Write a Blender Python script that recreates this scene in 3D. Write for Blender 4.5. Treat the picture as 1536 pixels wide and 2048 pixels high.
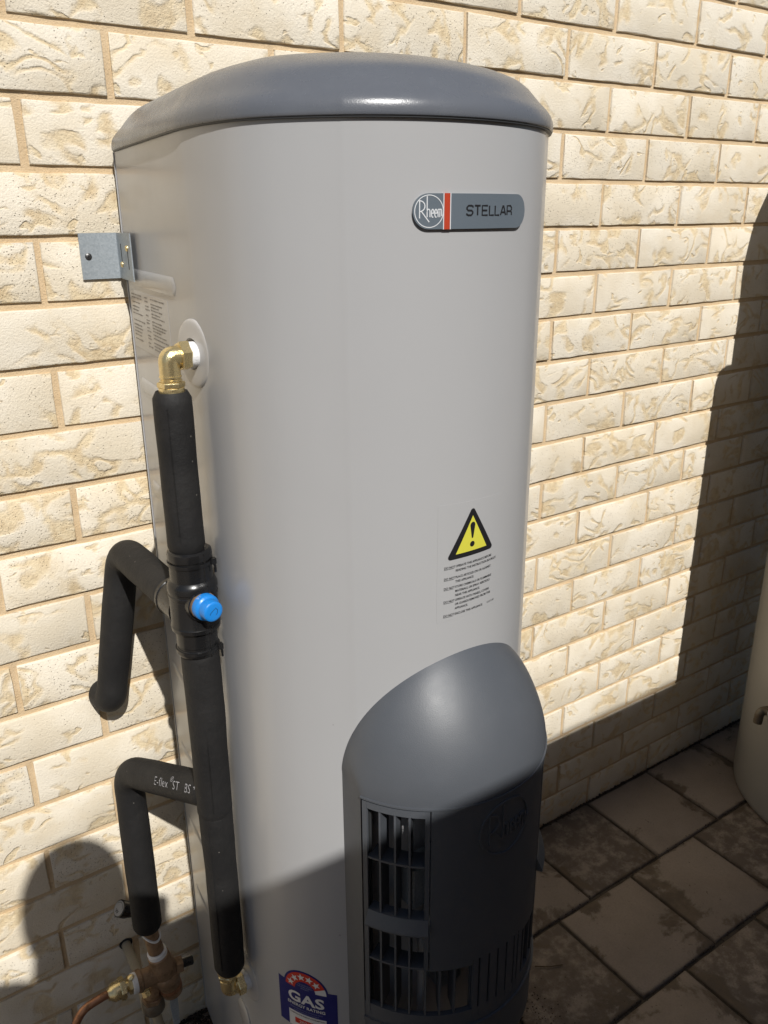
import bpy, bmesh, math, random
from mathutils import Vector, Matrix

random.seed(7)
scene = bpy.context.scene
for o in list(bpy.data.objects):
    bpy.data.objects.remove(o, do_unlink=True)
COL = scene.collection
MM = 0.001

# ------------------------------------------------------------------ camera
cam_d = bpy.data.cameras.new('camera')
cam = bpy.data.objects.new('camera', cam_d)
COL.objects.link(cam)
scene.camera = cam
cam_d.sensor_fit = 'VERTICAL'
cam_d.sensor_height = 36.0
cam_d.lens = 1645.35 / 2048 * 36.0
cam_d.clip_start = 0.01
cam_d.clip_end = 400
YAW, PITCH, ROLL = math.radians(33.870), math.radians(19.743), math.radians(-0.455)
cf = Vector((math.sin(YAW) * math.cos(PITCH), math.cos(YAW) * math.cos(PITCH), -math.sin(PITCH)))
cr0 = Vector((math.cos(YAW), -math.sin(YAW), 0))
cu0 = cr0.cross(cf)
cr = cr0 * math.cos(ROLL) + cu0 * math.sin(ROLL)
cu = -cr0 * math.sin(ROLL) + cu0 * math.cos(ROLL)
CAM = Vector((-0.2594, -1.2060, 1.4799))
cam.matrix_world = Matrix(((cr.x, cu.x, -cf.x, CAM.x), (cr.y, cu.y, -cf.y, CAM.y),
                           (cr.z, cu.z, -cf.z, CAM.z), (0, 0, 0, 1)))

# ------------------------------------------------------------------ light
LDIR = Vector((0.24, 1.0, -0.965)).normalized()          # direction the sunlight travels
sun_el = math.asin(-LDIR.z)
sun_az = math.atan2(-LDIR.x, -LDIR.y)
world = bpy.data.worlds.new('World')
scene.world = world
world.use_nodes = True
wn = world.node_tree
wn.nodes.clear()
sky = wn.nodes.new('ShaderNodeTexSky')
sky.sky_type = 'NISHITA'
sky.sun_disc = False
sky.sun_elevation = sun_el
sky.sun_rotation = sun_az
sky.altitude = 50
bg = wn.nodes.new('ShaderNodeBackground')
bg.inputs['Strength'].default_value = 0.056
wo = wn.nodes.new('ShaderNodeOutputWorld')
wn.links.new(sky.outputs[0], bg.inputs[0])
wn.links.new(bg.outputs[0], wo.inputs[0])
sun_d = bpy.data.lights.new('sun', 'SUN')
sun_d.energy = 5.0
sun_d.angle = math.radians(0.53)
sun_d.color = (1.0, 0.972, 0.925)
sun = bpy.data.objects.new('sun', sun_d)
COL.objects.link(sun)
sun.rotation_euler = LDIR.to_track_quat('-Z', 'Y').to_euler()
sun.location = (-1, -4, 5)
vs = scene.view_settings
vs.view_transform = 'Standard'
vs.look = 'None'
vs.exposure = -0.02
vs.gamma = 1
vs.use_curve_mapping = False
scene.render.engine = 'CYCLES'
scene.cycles.max_bounces = 8
scene.cycles.diffuse_bounces = 5
scene.cycles.use_denoising = True

# ------------------------------------------------------------------ materials
def new_mat(name):
    m = bpy.data.materials.new(name)
    m.use_nodes = True
    nt = m.node_tree
    b = nt.nodes['Principled BSDF']
    return m, nt, b

def N(nt, typ, **kw):
    n = nt.nodes.new(typ)
    for k, v in kw.items():
        if k.startswith('i_'):
            key = k[2:]
            n.inputs[int(key) if key.isdigit() else key].default_value = v
        else:
            setattr(n, k, v)
    return n

def mathn(nt, op, a, b=None, clamp=False):
    n = nt.nodes.new('ShaderNodeMath')
    n.operation = op
    n.use_clamp = clamp
    for i, x in enumerate((a, b)):
        if x is None:
            continue
        if isinstance(x, (int, float)):
            n.inputs[i].default_value = x
        else:
            nt.links.new(x, n.inputs[i])
    return n.outputs[0]

def maprange(nt, v, a, b, c=0.0, d=1.0, smooth=True):
    n = nt.nodes.new('ShaderNodeMapRange')
    n.interpolation_type = 'SMOOTHSTEP' if smooth else 'LINEAR'
    n.inputs[1].default_value = a
    n.inputs[2].default_value = b
    n.inputs[3].default_value = c
    n.inputs[4].default_value = d
    nt.links.new(v, n.inputs[0])
    return n.outputs[0]

def mixc(nt, f, a, b, mode='MIX'):
    n = nt.nodes.new('ShaderNodeMix')
    n.data_type = 'RGBA'
    n.blend_type = mode
    if isinstance(f, (int, float)):
        n.inputs[0].default_value = f
    else:
        nt.links.new(f, n.inputs[0])
    for i, x in ((6, a), (7, b)):
        if isinstance(x, tuple):
            n.inputs[i].default_value = (*x, 1) if len(x) == 3 else x
        else:
            nt.links.new(x, n.inputs[i])
    return n.outputs[2]

def noise(nt, vec, scale, detail=2, rough=0.5, dist=0.0):
    n = nt.nodes.new('ShaderNodeTexNoise')
    n.inputs['Scale'].default_value = scale
    n.inputs['Detail'].default_value = detail
    n.inputs['Roughness'].default_value = rough
    n.inputs['Distortion'].default_value = dist
    nt.links.new(vec, n.inputs['Vector'])
    return n.outputs[0]

def bump(nt, h, dist, strength=1.0, normal=None):
    n = nt.nodes.new('ShaderNodeBump')
    n.inputs['Distance'].default_value = dist
    n.inputs['Strength'].default_value = strength
    nt.links.new(h, n.inputs['Height'])
    if normal is not None:
        nt.links.new(normal, n.inputs['Normal'])
    return n.outputs[0]

def pos_vec(nt, per_object=False):
    g = nt.nodes.new('ShaderNodeNewGeometry')
    if not per_object:
        return g.outputs['Position']
    oi = nt.nodes.new('ShaderNodeObjectInfo')
    s = nt.nodes.new('ShaderNodeVectorMath')
    s.operation = 'SCALE'
    s.inputs[0].default_value = (37.0, 11.0, 53.0)
    nt.links.new(oi.outputs['Random'], s.inputs['Scale'])
    a = nt.nodes.new('ShaderNodeVectorMath')
    a.operation = 'ADD'
    nt.links.new(g.outputs['Position'], a.inputs[0])
    nt.links.new(s.outputs[0], a.inputs[1])
    return a.outputs[0]

def simple(name, col, rough=0.5, metal=0.0, grain=0.0, gscale=800, var=0.0, vscale=30, coat=0.0, spec=None):
    m, nt, b = new_mat(name)
    b.inputs['Base Color'].default_value = (*col, 1)
    b.inputs['Roughness'].default_value = rough
    b.inputs['Metallic'].default_value = metal
    if coat:
        b.inputs['Coat Weight'].default_value = coat
        b.inputs['Coat Roughness'].default_value = 0.12
    if spec is not None:
        b.inputs['Specular IOR Level'].default_value = spec
    if grain or var:
        p = pos_vec(nt)
        if var:
            n = noise(nt, p, vscale, 4, 0.6)
            f = maprange(nt, n, 0.3, 0.7, 1 - var, 1 + var, False)
            hv = N(nt, 'ShaderNodeHueSaturation')
            hv.inputs['Color'].default_value = (*col, 1)
            nt.links.new(f, hv.inputs['Value'])
            nt.links.new(hv.outputs[0], b.inputs['Base Color'])
        if grain:
            n2 = noise(nt, p, gscale, 2, 0.6)
            nt.links.new(bump(nt, n2, grain), b.inputs['Normal'])
    return m

def brick_material():
    m, nt, b = new_mat('cream_brick')
    p = pos_vec(nt, True)
    oi = N(nt, 'ShaderNodeObjectInfo')
    # stretched so that the combed channels run a little more along the brick
    mp = N(nt, 'ShaderNodeMapping')
    mp.inputs['Scale'].default_value = (0.85, 0.35, 1.1)
    nt.links.new(p, mp.inputs[0])
    p2 = mp.outputs[0]
    n1 = noise(nt, p2, 15, 0.8, 0.45, 1.5)
    ragged = noise(nt, p, 120, 4, 0.65)
    rag = mathn(nt, 'MULTIPLY', mathn(nt, 'SUBTRACT', ragged, 0.5), 0.13)
    d = mathn(nt, 'ABSOLUTE', mathn(nt, 'SUBTRACT', mathn(nt, 'ADD', n1, rag), 0.5))
    worm = maprange(nt, d, 0.020, 0.115, 1, 0)
    seg = noise(nt, p, 19, 1, 0.4)
    segm = maprange(nt, mathn(nt, 'ADD', seg, rag), 0.46, 0.58)
    worm = mathn(nt, 'MULTIPLY', worm, segm)
    # second, rarer family of chips
    n3 = noise(nt, p2, 30, 2, 0.55, 0.4)
    chip = maprange(nt, mathn(nt, 'ADD', n3, rag), 0.63, 0.70)
    groove = mathn(nt, 'MAXIMUM', worm, chip)
    # colour
    big = noise(nt, p, 9, 3, 0.5)
    face = mixc(nt, maprange(nt, big, 0.35, 0.65), (0.695, 0.618, 0.488), (0.775, 0.712, 0.60))
    tint = mixc(nt, oi.outputs['Random'], (0.93, 0.93, 0.925), (1.03, 1.02, 1.0))
    face = mixc(nt, 1.0, face, tint, 'MULTIPLY')
    tan = noise(nt, p, 60, 4, 0.65)
    gcol = mixc(nt, maprange(nt, tan, 0.35, 0.65), (0.60, 0.46, 0.27), (0.73, 0.60, 0.39))
    colr = mixc(nt, mathn(nt, 'MULTIPLY', groove, 0.85), face, gcol)
    # yellowish wash in patches
    wash = maprange(nt, noise(nt, p, 17, 3, 0.6), 0.52, 0.72, 0, 0.28)
    colr = mixc(nt, wash, colr, (0.65, 0.545, 0.385))
    # sandy grain
    grain = noise(nt, p, 330, 3, 0.75)
    colr = mixc(nt, maprange(nt, grain, 0.52, 0.74, 0, 0.25), colr, (0.50, 0.42, 0.31))
    # pin holes
    vor = N(nt, 'ShaderNodeTexVoronoi')
    vor.inputs['Scale'].default_value = 230
    nt.links.new(p, vor.inputs['Vector'])
    pit = maprange(nt, vor.outputs['Distance'], 0.10, 0.24, 1, 0)
    pick = maprange(nt, vor.outputs['Color'], 0.56, 0.58)
    pit = mathn(nt, 'MULTIPLY', pit, pick)
    colr = mixc(nt, mathn(nt, 'MULTIPLY', pit, 0.6), colr, (0.22, 0.17, 0.12))
    nt.links.new(colr, b.inputs['Base Color'])
    b.inputs['Roughness'].default_value = 0.9
    b.inputs['Specular IOR Level'].default_value = 0.25
    crumb = noise(nt, p, 170, 4, 0.75)
    h = mathn(nt, 'MULTIPLY', groove, -0.0036)
    h = mathn(nt, 'ADD', h, mathn(nt, 'MULTIPLY', grain, 0.0020))
    h = mathn(nt, 'ADD', h, mathn(nt, 'MULTIPLY', mathn(nt, 'MULTIPLY', crumb, groove), 0.0034))
    h = mathn(nt, 'ADD', h, mathn(nt, 'MULTIPLY', pit, -0.0016))
    nt.links.new(bump(nt, h, 1.0, 0.70), b.inputs['Normal'])
    return m

def mortar_material():
    m, nt, b = new_mat('sand_mortar')
    p = pos_vec(nt)
    n = noise(nt, p, 14, 4, 0.6)
    c = mixc(nt, maprange(nt, n, 0.3, 0.7), (0.55, 0.41, 0.25), (0.645, 0.50, 0.325))
    sp = noise(nt, p, 300, 3, 0.7)
    c = mixc(nt, maprange(nt, sp, 0.55, 0.75, 0, 0.4), c, (0.35, 0.25, 0.14))
    nt.links.new(c, b.inputs['Base Color'])
    b.inputs['Roughness'].default_value = 0.95
    b.inputs['Specular IOR Level'].default_value = 0.15
    f = noise(nt, p, 420, 3, 0.7)
    nt.links.new(bump(nt, f, 0.0016), b.inputs['Normal'])
    return m

def paver_material():
    m, nt, b = new_mat('concrete_paver')
    p = pos_vec(nt, True)
    oi = N(nt, 'ShaderNodeObjectInfo')
    tc = N(nt, 'ShaderNodeTexCoord')
    sep = N(nt, 'ShaderNodeSeparateXYZ')
    nt.links.new(tc.outputs['Object'], sep.inputs[0])
    ax = mathn(nt, 'ABSOLUTE', sep.outputs[0])
    ay = mathn(nt, 'ABSOLUTE', sep.outputs[1])
    edge = mathn(nt, 'DIVIDE', mathn(nt, 'MAXIMUM', ax, ay), 0.116)
    n1 = noise(nt, p, 4.5, 5, 0.62)
    fine = noise(nt, p, 240, 4, 0.7)
    base = mixc(nt, maprange(nt, n1, 0.3, 0.7), (0.225, 0.182, 0.145), (0.295, 0.243, 0.198))
    base = mixc(nt, maprange(nt, fine, 0.4, 0.75, 0, 0.30), base, (0.15, 0.125, 0.10))
    # wholly weathered pavers
    dk = maprange(nt, oi.outputs['Random'], 0.62, 0.64)
    pn = noise(nt, p, 26, 5, 0.7)
    mot = mathn(nt, 'MULTIPLY', dk, maprange(nt, pn, 0.34, 0.58))
    base = mixc(nt, mathn(nt, 'MULTIPLY', mot, 0.78), base, (0.092, 0.072, 0.055))
    # damp, sharp edged stains creeping in from the joints
    st = noise(nt, p, 7.5, 7, 0.66, 0.35)
    lvl = mathn(nt, 'ADD', st, maprange(nt, edge, 0.35, 1.05, -0.12, 0.085, False))
    stain = maprange(nt, lvl, 0.545, 0.625)
    sp = noise(nt, p, 60, 4, 0.7)
    spots = mathn(nt, 'MULTIPLY', maprange(nt, sp, 0.66, 0.69), maprange(nt, st, 0.44, 0.54))
    stain = mathn(nt, 'MAXIMUM', stain, spots)
    scol = mixc(nt, maprange(nt, pn, 0.35, 0.65), (0.075, 0.056, 0.038), (0.12, 0.088, 0.058))
    c = mixc(nt, mathn(nt, 'MULTIPLY', stain, 0.86), base, scol)
    rim = maprange(nt, edge, 0.93, 1.0)
    c = mixc(nt, mathn(nt, 'MULTIPLY', rim, 0.35), c, (0.07, 0.055, 0.04))
    nt.links.new(c, b.inputs['Base Color'])
    rr = mathn(nt, 'SUBTRACT', 0.88, mathn(nt, 'MULTIPLY', stain, 0.18))
    nt.links.new(rr, b.inputs['Roughness'])
    b.inputs['Specular IOR Level'].default_value = 0.3
    h = mathn(nt, 'ADD', mathn(nt, 'MULTIPLY', fine, 0.0012), mathn(nt, 'MULTIPLY', pn, 0.0012))
    nt.links.new(bump(nt, h, 1.0, 0.8), b.inputs['Normal'])
    return m

def body_material():
    m, nt, b = new_mat('grey_painted_steel')
    p = pos_vec(nt)
    sm = maprange(nt, noise(nt, p, 7, 5, 0.65), 0.45, 0.75, 0, 0.05)
    c = mixc(nt, sm, (0.365, 0.366, 0.371), (0.328, 0.326, 0.325))
    mpv = N(nt, 'ShaderNodeMapping')
    mpv.inputs['Scale'].default_value = (1.0, 1.0, 0.06)
    nt.links.new(p, mpv.inputs[0])
    runs = maprange(nt, noise(nt, mpv.outputs[0], 46, 5, 0.7), 0.56, 0.80, 0, 0.22)
    runs = mathn(nt, 'MULTIPLY', runs, maprange(nt, noise(nt, p, 5, 3, 0.6), 0.45, 0.65))
    c = mixc(nt, runs, c, (0.44, 0.42, 0.39))
    dust = maprange(nt, noise(nt, p, 420, 3, 0.7), 0.62, 0.75, 0, 0.14)
    c = mixc(nt, dust, c, (0.46, 0.44, 0.40))
    dv = N(nt, 'ShaderNodeTexVoronoi')
    dv.inputs['Scale'].default_value = 42
    nt.links.new(p, dv.inputs['Vector'])
    dot = mathn(nt, 'MULTIPLY', maprange(nt, dv.outputs['Distance'], 0.045, 0.075, 1, 0),
                maprange(nt, dv.outputs['Color'], 0.87, 0.88))
    c = mixc(nt, mathn(nt, 'MULTIPLY', dot, 0.35), c, (0.12, 0.11, 0.10))
    nt.links.new(c, b.inputs['Base Color'])
    rg = maprange(nt, noise(nt, p, 11, 4, 0.7), 0.3, 0.7, 0.30, 0.38, False)
    nt.links.new(rg, b.inputs['Roughness'])
    b.inputs['Specular IOR Level'].default_value = 0.35
    b.inputs['Coat Weight'].default_value = 0.28
    b.inputs['Coat Roughness'].default_value = 0.17
    w = noise(nt, p, 5, 2, 0.5)
    nt.links.new(bump(nt, w, 0.0016), b.inputs['Coat Normal'])
    nt.links.new(bump(nt, w, 0.0016), b.inputs['Normal'])
    return m

def plastic_material(name, col, rough, sparkle=0.0, rvar=0.04, scuff=0.08):
    m, nt, b = new_mat(name)
    p = pos_vec(nt)
    sc = maprange(nt, noise(nt, p, 13, 5, 0.7), 0.45, 0.75, 0, scuff)
    c = mixc(nt, sc, col, tuple(min(1, x * 1.9 + 0.02) for x in col))
    nt.links.new(c, b.inputs['Base Color'])
    sv = N(nt, 'ShaderNodeTexVoronoi')
    sv.inputs['Scale'].default_value = 60
    nt.links.new(p, sv.inputs['Vector'])
    fleck = mathn(nt, 'MULTIPLY', maprange(nt, sv.outputs['Distance'], 0.04, 0.09, 1, 0), maprange(nt, sv.outputs['Color'], 0.86, 0.87))
    c = mixc(nt, mathn(nt, 'MULTIPLY', fleck, 0.35), c, (0.34, 0.32, 0.29))
    nt.links.new(c, b.inputs['Base Color'])
    rg = maprange(nt, noise(nt, p, 24, 4, 0.7), 0.3, 0.7, rough - rvar, rough + rvar, False)
    nt.links.new(rg, b.inputs['Roughness'])
    if sparkle:
        f = noise(nt, p, 900, 2, 0.6)
        nt.links.new(bump(nt, f, sparkle), b.inputs['Normal'])
    return m

def brass_material(name, col, rough, tarnish, metal=0.9):
    m, nt, b = new_mat(name)
    p = pos_vec(nt)
    t = maprange(nt, noise(nt, p, 70, 5, 0.7), 0.42, 0.68, 0, tarnish)
    c = mixc(nt, t, col, (0.16, 0.10, 0.05))
    nt.links.new(c, b.inputs['Base Color'])
    b.inputs['Metallic'].default_value = metal
    nt.links.new(mathn(nt, 'ADD', mathn(nt, 'MULTIPLY', t, 0.35), rough), b.inputs['Roughness'])
    nt.links.new(bump(nt, noise(nt, p, 600, 3, 0.6), 0.0003), b.inputs['Normal'])
    return m

def galv_material():
    m, nt, b = new_mat('galvanised_steel')
    p = pos_vec(nt)
    v = N(nt, 'ShaderNodeTexVoronoi')
    v.inputs['Scale'].default_value = 420
    nt.links.new(p, v.inputs['Vector'])
    n = noise(nt, p, 300, 3, 0.7)
    f = mathn(nt, 'MULTIPLY', mathn(nt, 'ADD', v.outputs['Color'], n), 0.5)
    c = mixc(nt, f, (0.25, 0.29, 0.32), (0.46, 0.50, 0.53))
    nt.links.new(c, b.inputs['Base Color'])
    b.inputs['Metallic'].default_value = 0.55
    b.inputs['Roughness'].default_value = 0.5
    nt.links.new(bump(nt, n, 0.0002), b.inputs['Normal'])
    return m

def foam_material():
    m, nt, b = new_mat('black_foam_lagging')
    p = pos_vec(nt)
    v = maprange(nt, noise(nt, p, 16, 5, 0.7), 0.35, 0.72, 0, 1)
    c = mixc(nt, v, (0.0105, 0.0102, 0.0104), (0.0165, 0.0158, 0.0155))
    sp = N(nt, 'ShaderNodeTexVoronoi')
    sp.inputs['Scale'].default_value = 85
    nt.links.new(p, sp.inputs['Vector'])
    dust = mathn(nt, 'MULTIPLY', maprange(nt, sp.outputs['Distance'], 0.05, 0.10, 1, 0),
                 maprange(nt, sp.outputs['Color'], 0.84, 0.85))
    c = mixc(nt, mathn(nt, 'MULTIPLY', dust, 0.5), c, (0.25, 0.23, 0.20))
    nt.links.new(c, b.inputs['Base Color'])
    b.inputs['Roughness'].default_value = 0.66
    b.inputs['Specular IOR Level'].default_value = 0.32
    h = mathn(nt, 'ADD', mathn(nt, 'MULTIPLY', noise(nt, p, 45, 4, 0.6), 0.0017), mathn(nt, 'MULTIPLY', noise(nt, p, 900, 2, 0.7), 0.0003))
    nt.links.new(bump(nt, h, 1.0), b.inputs['Normal'])
    return m

M = dict(
    brick=brick_material(), mortar=mortar_material(), paver=paver_material(), body=body_material(),
    lid=plastic_material('grey_lid_plastic', (0.105, 0.113, 0.130), 0.27, 0.00013, 0.05, 0.10),
    shroud=plastic_material('grey_cover_plastic', (0.073, 0.080, 0.092), 0.46, 0.00016, 0.04, 0.06),
    lip=simple('dark_lid_rim', (0.035, 0.037, 0.040), 0.5),
    foam=foam_material(),
    rubber=plastic_material('black_valve_plastic', (0.009, 0.009, 0.0095), 0.27, 0, 0.05, 0.03),
    blue=simple('blue_plastic', (0.012, 0.20, 0.60), 0.32, 0, 0.0002, 500, 0.05),
    brass=brass_material('bright_brass', (0.80, 0.66, 0.36), 0.26, 0.22),
    dullbrass=brass_material('dull_bronze', (0.31, 0.205, 0.125), 0.45, 0.7, 0.45),
    copper=brass_material('copper', (0.40, 0.20, 0.115), 0.42, 0.8, 0.75),
    galv=galv_material(),
    screw=simple('dark_screw', (0.10, 0.10, 0.10), 0.4, 0.8),
    tape=simple('white_thread_tape', (0.72, 0.72, 0.72), 0.6, 0, 0.0006, 300),
    black=simple('black_print', (0.012, 0.012, 0.014), 0.45),
    yellow=simple('yellow_print', (0.58, 0.55, 0.06), 0.45, 0, 0, 0, 0.03),
    navy=simple('navy_label', (0.006, 0.010, 0.13), 0.4, 0, 0, 0, 0.05),
    red=simple('red_print', (0.50, 0.028, 0.012), 0.45),
    orange=simple('orange_stripe', (0.40, 0.045, 0.018), 0.4),
    white=simple('white_print', (0.62, 0.62, 0.62), 0.45),
    paleprint=simple('pale_print', (0.24, 0.26, 0.40), 0.5),
    palegrey=simple('pale_grey_disc', (0.30, 0.30, 0.30), 0.45),
    paleink=simple('pale_ink', (0.34, 0.34, 0.36), 0.6),
    fadedprint=simple('faded_print', (0.19, 0.175, 0.16), 0.5),
    greyprint=simple('grey_print', (0.13, 0.12, 0.115), 0.5),
    silver=simple('silver_badge', (0.150, 0.182, 0.215), 0.34, 0.3, 0.00004, 900),
    chrome=simple('badge_chrome', (0.66, 0.68, 0.70), 0.4, 0.15),
    film=simple('clear_label_film', (0.408, 0.405, 0.403), 0.3, 0, 0, 0, 0.02, 40),
    flange=simple('grey_flange', (0.41, 0.40, 0.39), 0.3, 0, 0, 0, 0.02, 30, 0.25),
    dark=simple('dark_hole', (0.01, 0.01, 0.01), 0.8),
    cream=simple('cream_conduit', (0.36, 0.31, 0.22), 0.45, 0, 0, 0, 0.08, 40),
    fitting=brass_material('weathered_fitting', (0.16, 0.14, 0.11), 0.5, 0.6, 0.4),
    tank=simple('beige_tank', (0.345, 0.33, 0.305), 0.42, 0, 0.0003, 20, 0.04, 5, 0.2),
    fence=simple('brown_fence_steel', (0.13, 0.105, 0.085), 0.5, 0, 0, 0, 0.04, 5),
    sand=simple('bedding_sand', (0.06, 0.047, 0.034), 0.95, 0, 0.002, 200, 0.3, 60),
    earth=simple('bare_ground', (0.20, 0.16, 0.12), 0.95, 0, 0.004, 60, 0.2, 3),
    twig=simple('dry_twig', (0.07, 0.045, 0.025), 0.9, 0, 0.0006, 300, 0.3, 60),
    leaf=simple('dry_leaf', (0.20, 0.135, 0.075), 0.8, 0, 0.0006, 300, 0.3, 90),
    dirt=simple('dirt', (0.035, 0.025, 0.016), 0.95, 0, 0.002, 300, 0.4, 80),
    skin=simple('skin', (0.48, 0.28, 0.20), 0.5, 0, 0.0004, 250, 0.05),
    hair=simple('dark_hair', (0.03, 0.02, 0.014), 0.6, 0, 0.002, 150, 0.2),
    shirt=simple('blue_shirt', (0.06, 0.09, 0.16), 0.9, 0, 0.001, 250, 0.1),
    trousers=simple('charcoal_trousers', (0.04, 0.04, 0.045), 0.9, 0, 0.001, 250, 0.1),
    shoe=simple('brown_shoe', (0.05, 0.03, 0.02), 0.5),
    phone=simple('phone_shell', (0.02, 0.02, 0.022), 0.25),
    screen=simple('phone_screen', (0.01, 0.01, 0.012), 0.08),
    eye=simple('eye_white', (0.6, 0.6, 0.58), 0.3),
)

# ------------------------------------------------------------------ mesh helpers (all coordinates in millimetres)
class MB:
    def __init__(s):
        s.v, s.f = [], []
    def add(s, verts, faces):
        k = len(s.v)
        s.v += [tuple(v) for v in verts]
        s.f += [tuple(i + k for i in f) for f in faces]
        return s
    def grid(s, rows, close_u=False, cap0=False, cap1=False, flip=False):
        """rows: list of equal length rings"""
        n = len(rows[0]); k = len(s.v)
        for r in rows:
            s.v += [tuple(p) for p in r]
        for i in range(len(rows) - 1):
            for j in range(n if close_u else n - 1):
                a = k + i * n + j; b = k + i * n + (j + 1) % n
                c = b + n; d = a + n
                s.f.append((a, d, c, b) if flip else (a, b, c, d))
        if cap0:
            r = tuple(k + j for j in range(n)); s.f.append(r if flip else r[::-1])
        if cap1:
            r = tuple(k + (len(rows) - 1) * n + j for j in range(n)); s.f.append(r[::-1] if flip else r)
        return s
    def box(s, x0, x1, y0, y1, z0, z1):
        return s.add([(x0, y0, z0), (x1, y0, z0), (x1, y1, z0), (x0, y1, z0), (x0, y0, z1), (x1, y0, z1), (x1, y1, z1), (x0, y1, z1)],
                     [(0, 3, 2, 1), (4, 5, 6, 7), (0, 1, 5, 4), (1, 2, 6, 5), (2, 3, 7, 6), (3, 0, 4, 7)])
    def tube(s, pts, rad, seg=24, cap=True, squash=None):
        P = [Vector(p) for p in pts]
        n = len(P)
        R = rad if isinstance(rad, (list, tuple)) else [rad] * n
        T = []
        for i in range(n):
            a = P[max(i - 1, 0)]; b = P[min(i + 1, n - 1)]
            t = b - a
            if t.length < 1e-6:
                t = T[-1] if T else Vector((0, 0, 1))
            T.append(t.normalized())
        up = Vector((0, 0, 1)) if abs(T[0].z) < 0.9 else Vector((0, 1, 0))
        u = T[0].cross(up).normalized()
        rows = []
        for i in range(n):
            u = (u - T[i] * u.dot(T[i])).normalized()
            w = T[i].cross(u)
            rows.append([P[i] + (u * math.cos(2 * math.pi * j / seg) + w * math.sin(2 * math.pi * j / seg)) * R[i] for j in range(seg)])
        return s.grid(rows, True, cap, cap)
    def lathe(s, origin, axis, prof, seg=32, cap0=True, cap1=True):
        """prof: (distance along axis, radius)"""
        o = Vector(origin); a = Vector(axis).normalized()
        up = Vector((0, 0, 1)) if abs(a.z) < 0.9 else Vector((0, 1, 0))
        u = a.cross(up).normalized(); w = a.cross(u)
        rows = [[o + a * d + (u * math.cos(2 * math.pi * j / seg) + w * math.sin(2 * math.pi * j / seg)) * r for j in range(seg)] for d, r in prof]
        return s.grid(rows, True, cap0, cap1)

ORG = {}
def link(o, parent=None, origin=(0, 0, 0)):
    COL.objects.link(o)
    ORG[o.name] = Vector(origin)
    if parent is not None:
        o.parent = parent
    return o

def finish(me, mat, smooth, angle):
    me.materials.append(mat)
    bm = bmesh.new(); bm.from_mesh(me)
    bmesh.ops.recalc_face_normals(bm, faces=bm.faces)
    bm.to_mesh(me); bm.free()
    if smooth:
        me.shade_smooth()
        me.set_sharp_from_angle(angle=math.radians(angle))
    me.update()

def obj(name, mb, mat, parent=None, smooth=True, angle=35, bevel=0, recalc=True, origin=None):
    """one mesh object; under a parent it takes that parent's origin"""
    if parent is not None:
        org = ORG[parent.name]
    elif origin is not None:
        org = Vector(origin)
    else:
        xs = [v[0] for v in mb.v]; ys = [v[1] for v in mb.v]; zs = [v[2] for v in mb.v]
        org = Vector(((min(xs) + max(xs)) / 2, (min(ys) + max(ys)) / 2, min(zs)))
    me = bpy.data.meshes.new(name)
    me.from_pydata([((v[0] - org.x) * MM, (v[1] - org.y) * MM, (v[2] - org.z) * MM) for v in mb.v], [], mb.f)
    me.materials.append(mat)
    bm = bmesh.new(); bm.from_mesh(me)
    bmesh.ops.remove_doubles(bm, verts=bm.verts, dist=0.00001)
    if recalc:
        bmesh.ops.recalc_face_normals(bm, faces=bm.faces)
    bm.to_mesh(me); bm.free()
    if smooth:
        me.shade_smooth(); me.set_sharp_from_angle(angle=math.radians(angle))
    o = bpy.data.objects.new(name, me)
    link(o, parent, org)
    if parent is None:
        o.location = org * MM
    if bevel:
        bv = o.modifiers.new('bevel', 'BEVEL'); bv.width = bevel * MM; bv.segments = 2; bv.limit_method = 'ANGLE'; bv.angle_limit = math.radians(40)
    return o

def thing(name, label, cat, loc, group=None):
    o = bpy.data.objects.new(name, None)
    o.empty_display_size = 0.1
    link(o, None, loc)
    o.location = Vector(loc) * MM
    o['label'] = label; o['category'] = cat
    if group: o['group'] = group
    return o

def tag(o, label, cat, group=None):
    o['label'] = label; o['category'] = cat
    if group: o['group'] = group
    return o

def fillet(pts, rad, n=8):
    P = [Vector(p) for p in pts]
    out = [P[0]]
    for i in range(1, len(P) - 1):
        a = (P[i - 1] - P[i]); b = (P[i + 1] - P[i])
        r = rad[i - 1] if isinstance(rad, (list, tuple)) else rad
        ang = a.angle(b)
        d = min(r / math.tan(ang / 2), a.length * 0.49, b.length * 0.49)
        p0 = P[i] + a.normalized() * d; p2 = P[i] + b.normalized() * d
        for k in range(n + 1):
            t = k / n
            out.append(p0 * (1 - t) ** 2 + P[i] * 2 * t * (1 - t) + p2 * t * t)
    out.append(P[-1])
    return out

def densify(pts, step):
    P = [Vector(p) for p in pts]; out = [P[0]]
    for a, b in zip(P, P[1:]):
        n = max(1, int((b - a).length / step))
        out += [a.lerp(b, (k + 1) / n) for k in range(n)]
    return out

_txt = {}
def text2d(body, size, align='LEFT', sx=1.0, shear=0.0, spacing=1.0, bold=0.0):
    """flat lettering as (verts2d, faces), size is the cap height in mm"""
    cu_ = bpy.data.curves.new('lettering', 'FONT')
    cu_.body = body; cu_.size = 1.0; cu_.align_x = align; cu_.shear = shear; cu_.space_character = spacing
    cu_.resolution_u = 3
    cu_.offset = bold
    o = bpy.data.objects.new('lettering', cu_)
    COL.objects.link(o)
    me = bpy.data.meshes.new_from_object(o)
    k = size / 0.70
    v = [(p.co.x * k * sx, p.co.y * k) for p in me.vertices]
    f = [tuple(p.vertices) for p in me.polygons]
    bpy.data.objects.remove(o, do_unlink=True)
    bpy.data.curves.remove(cu_)
    bpy.data.meshes.remove(me)
    return v, f

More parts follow.
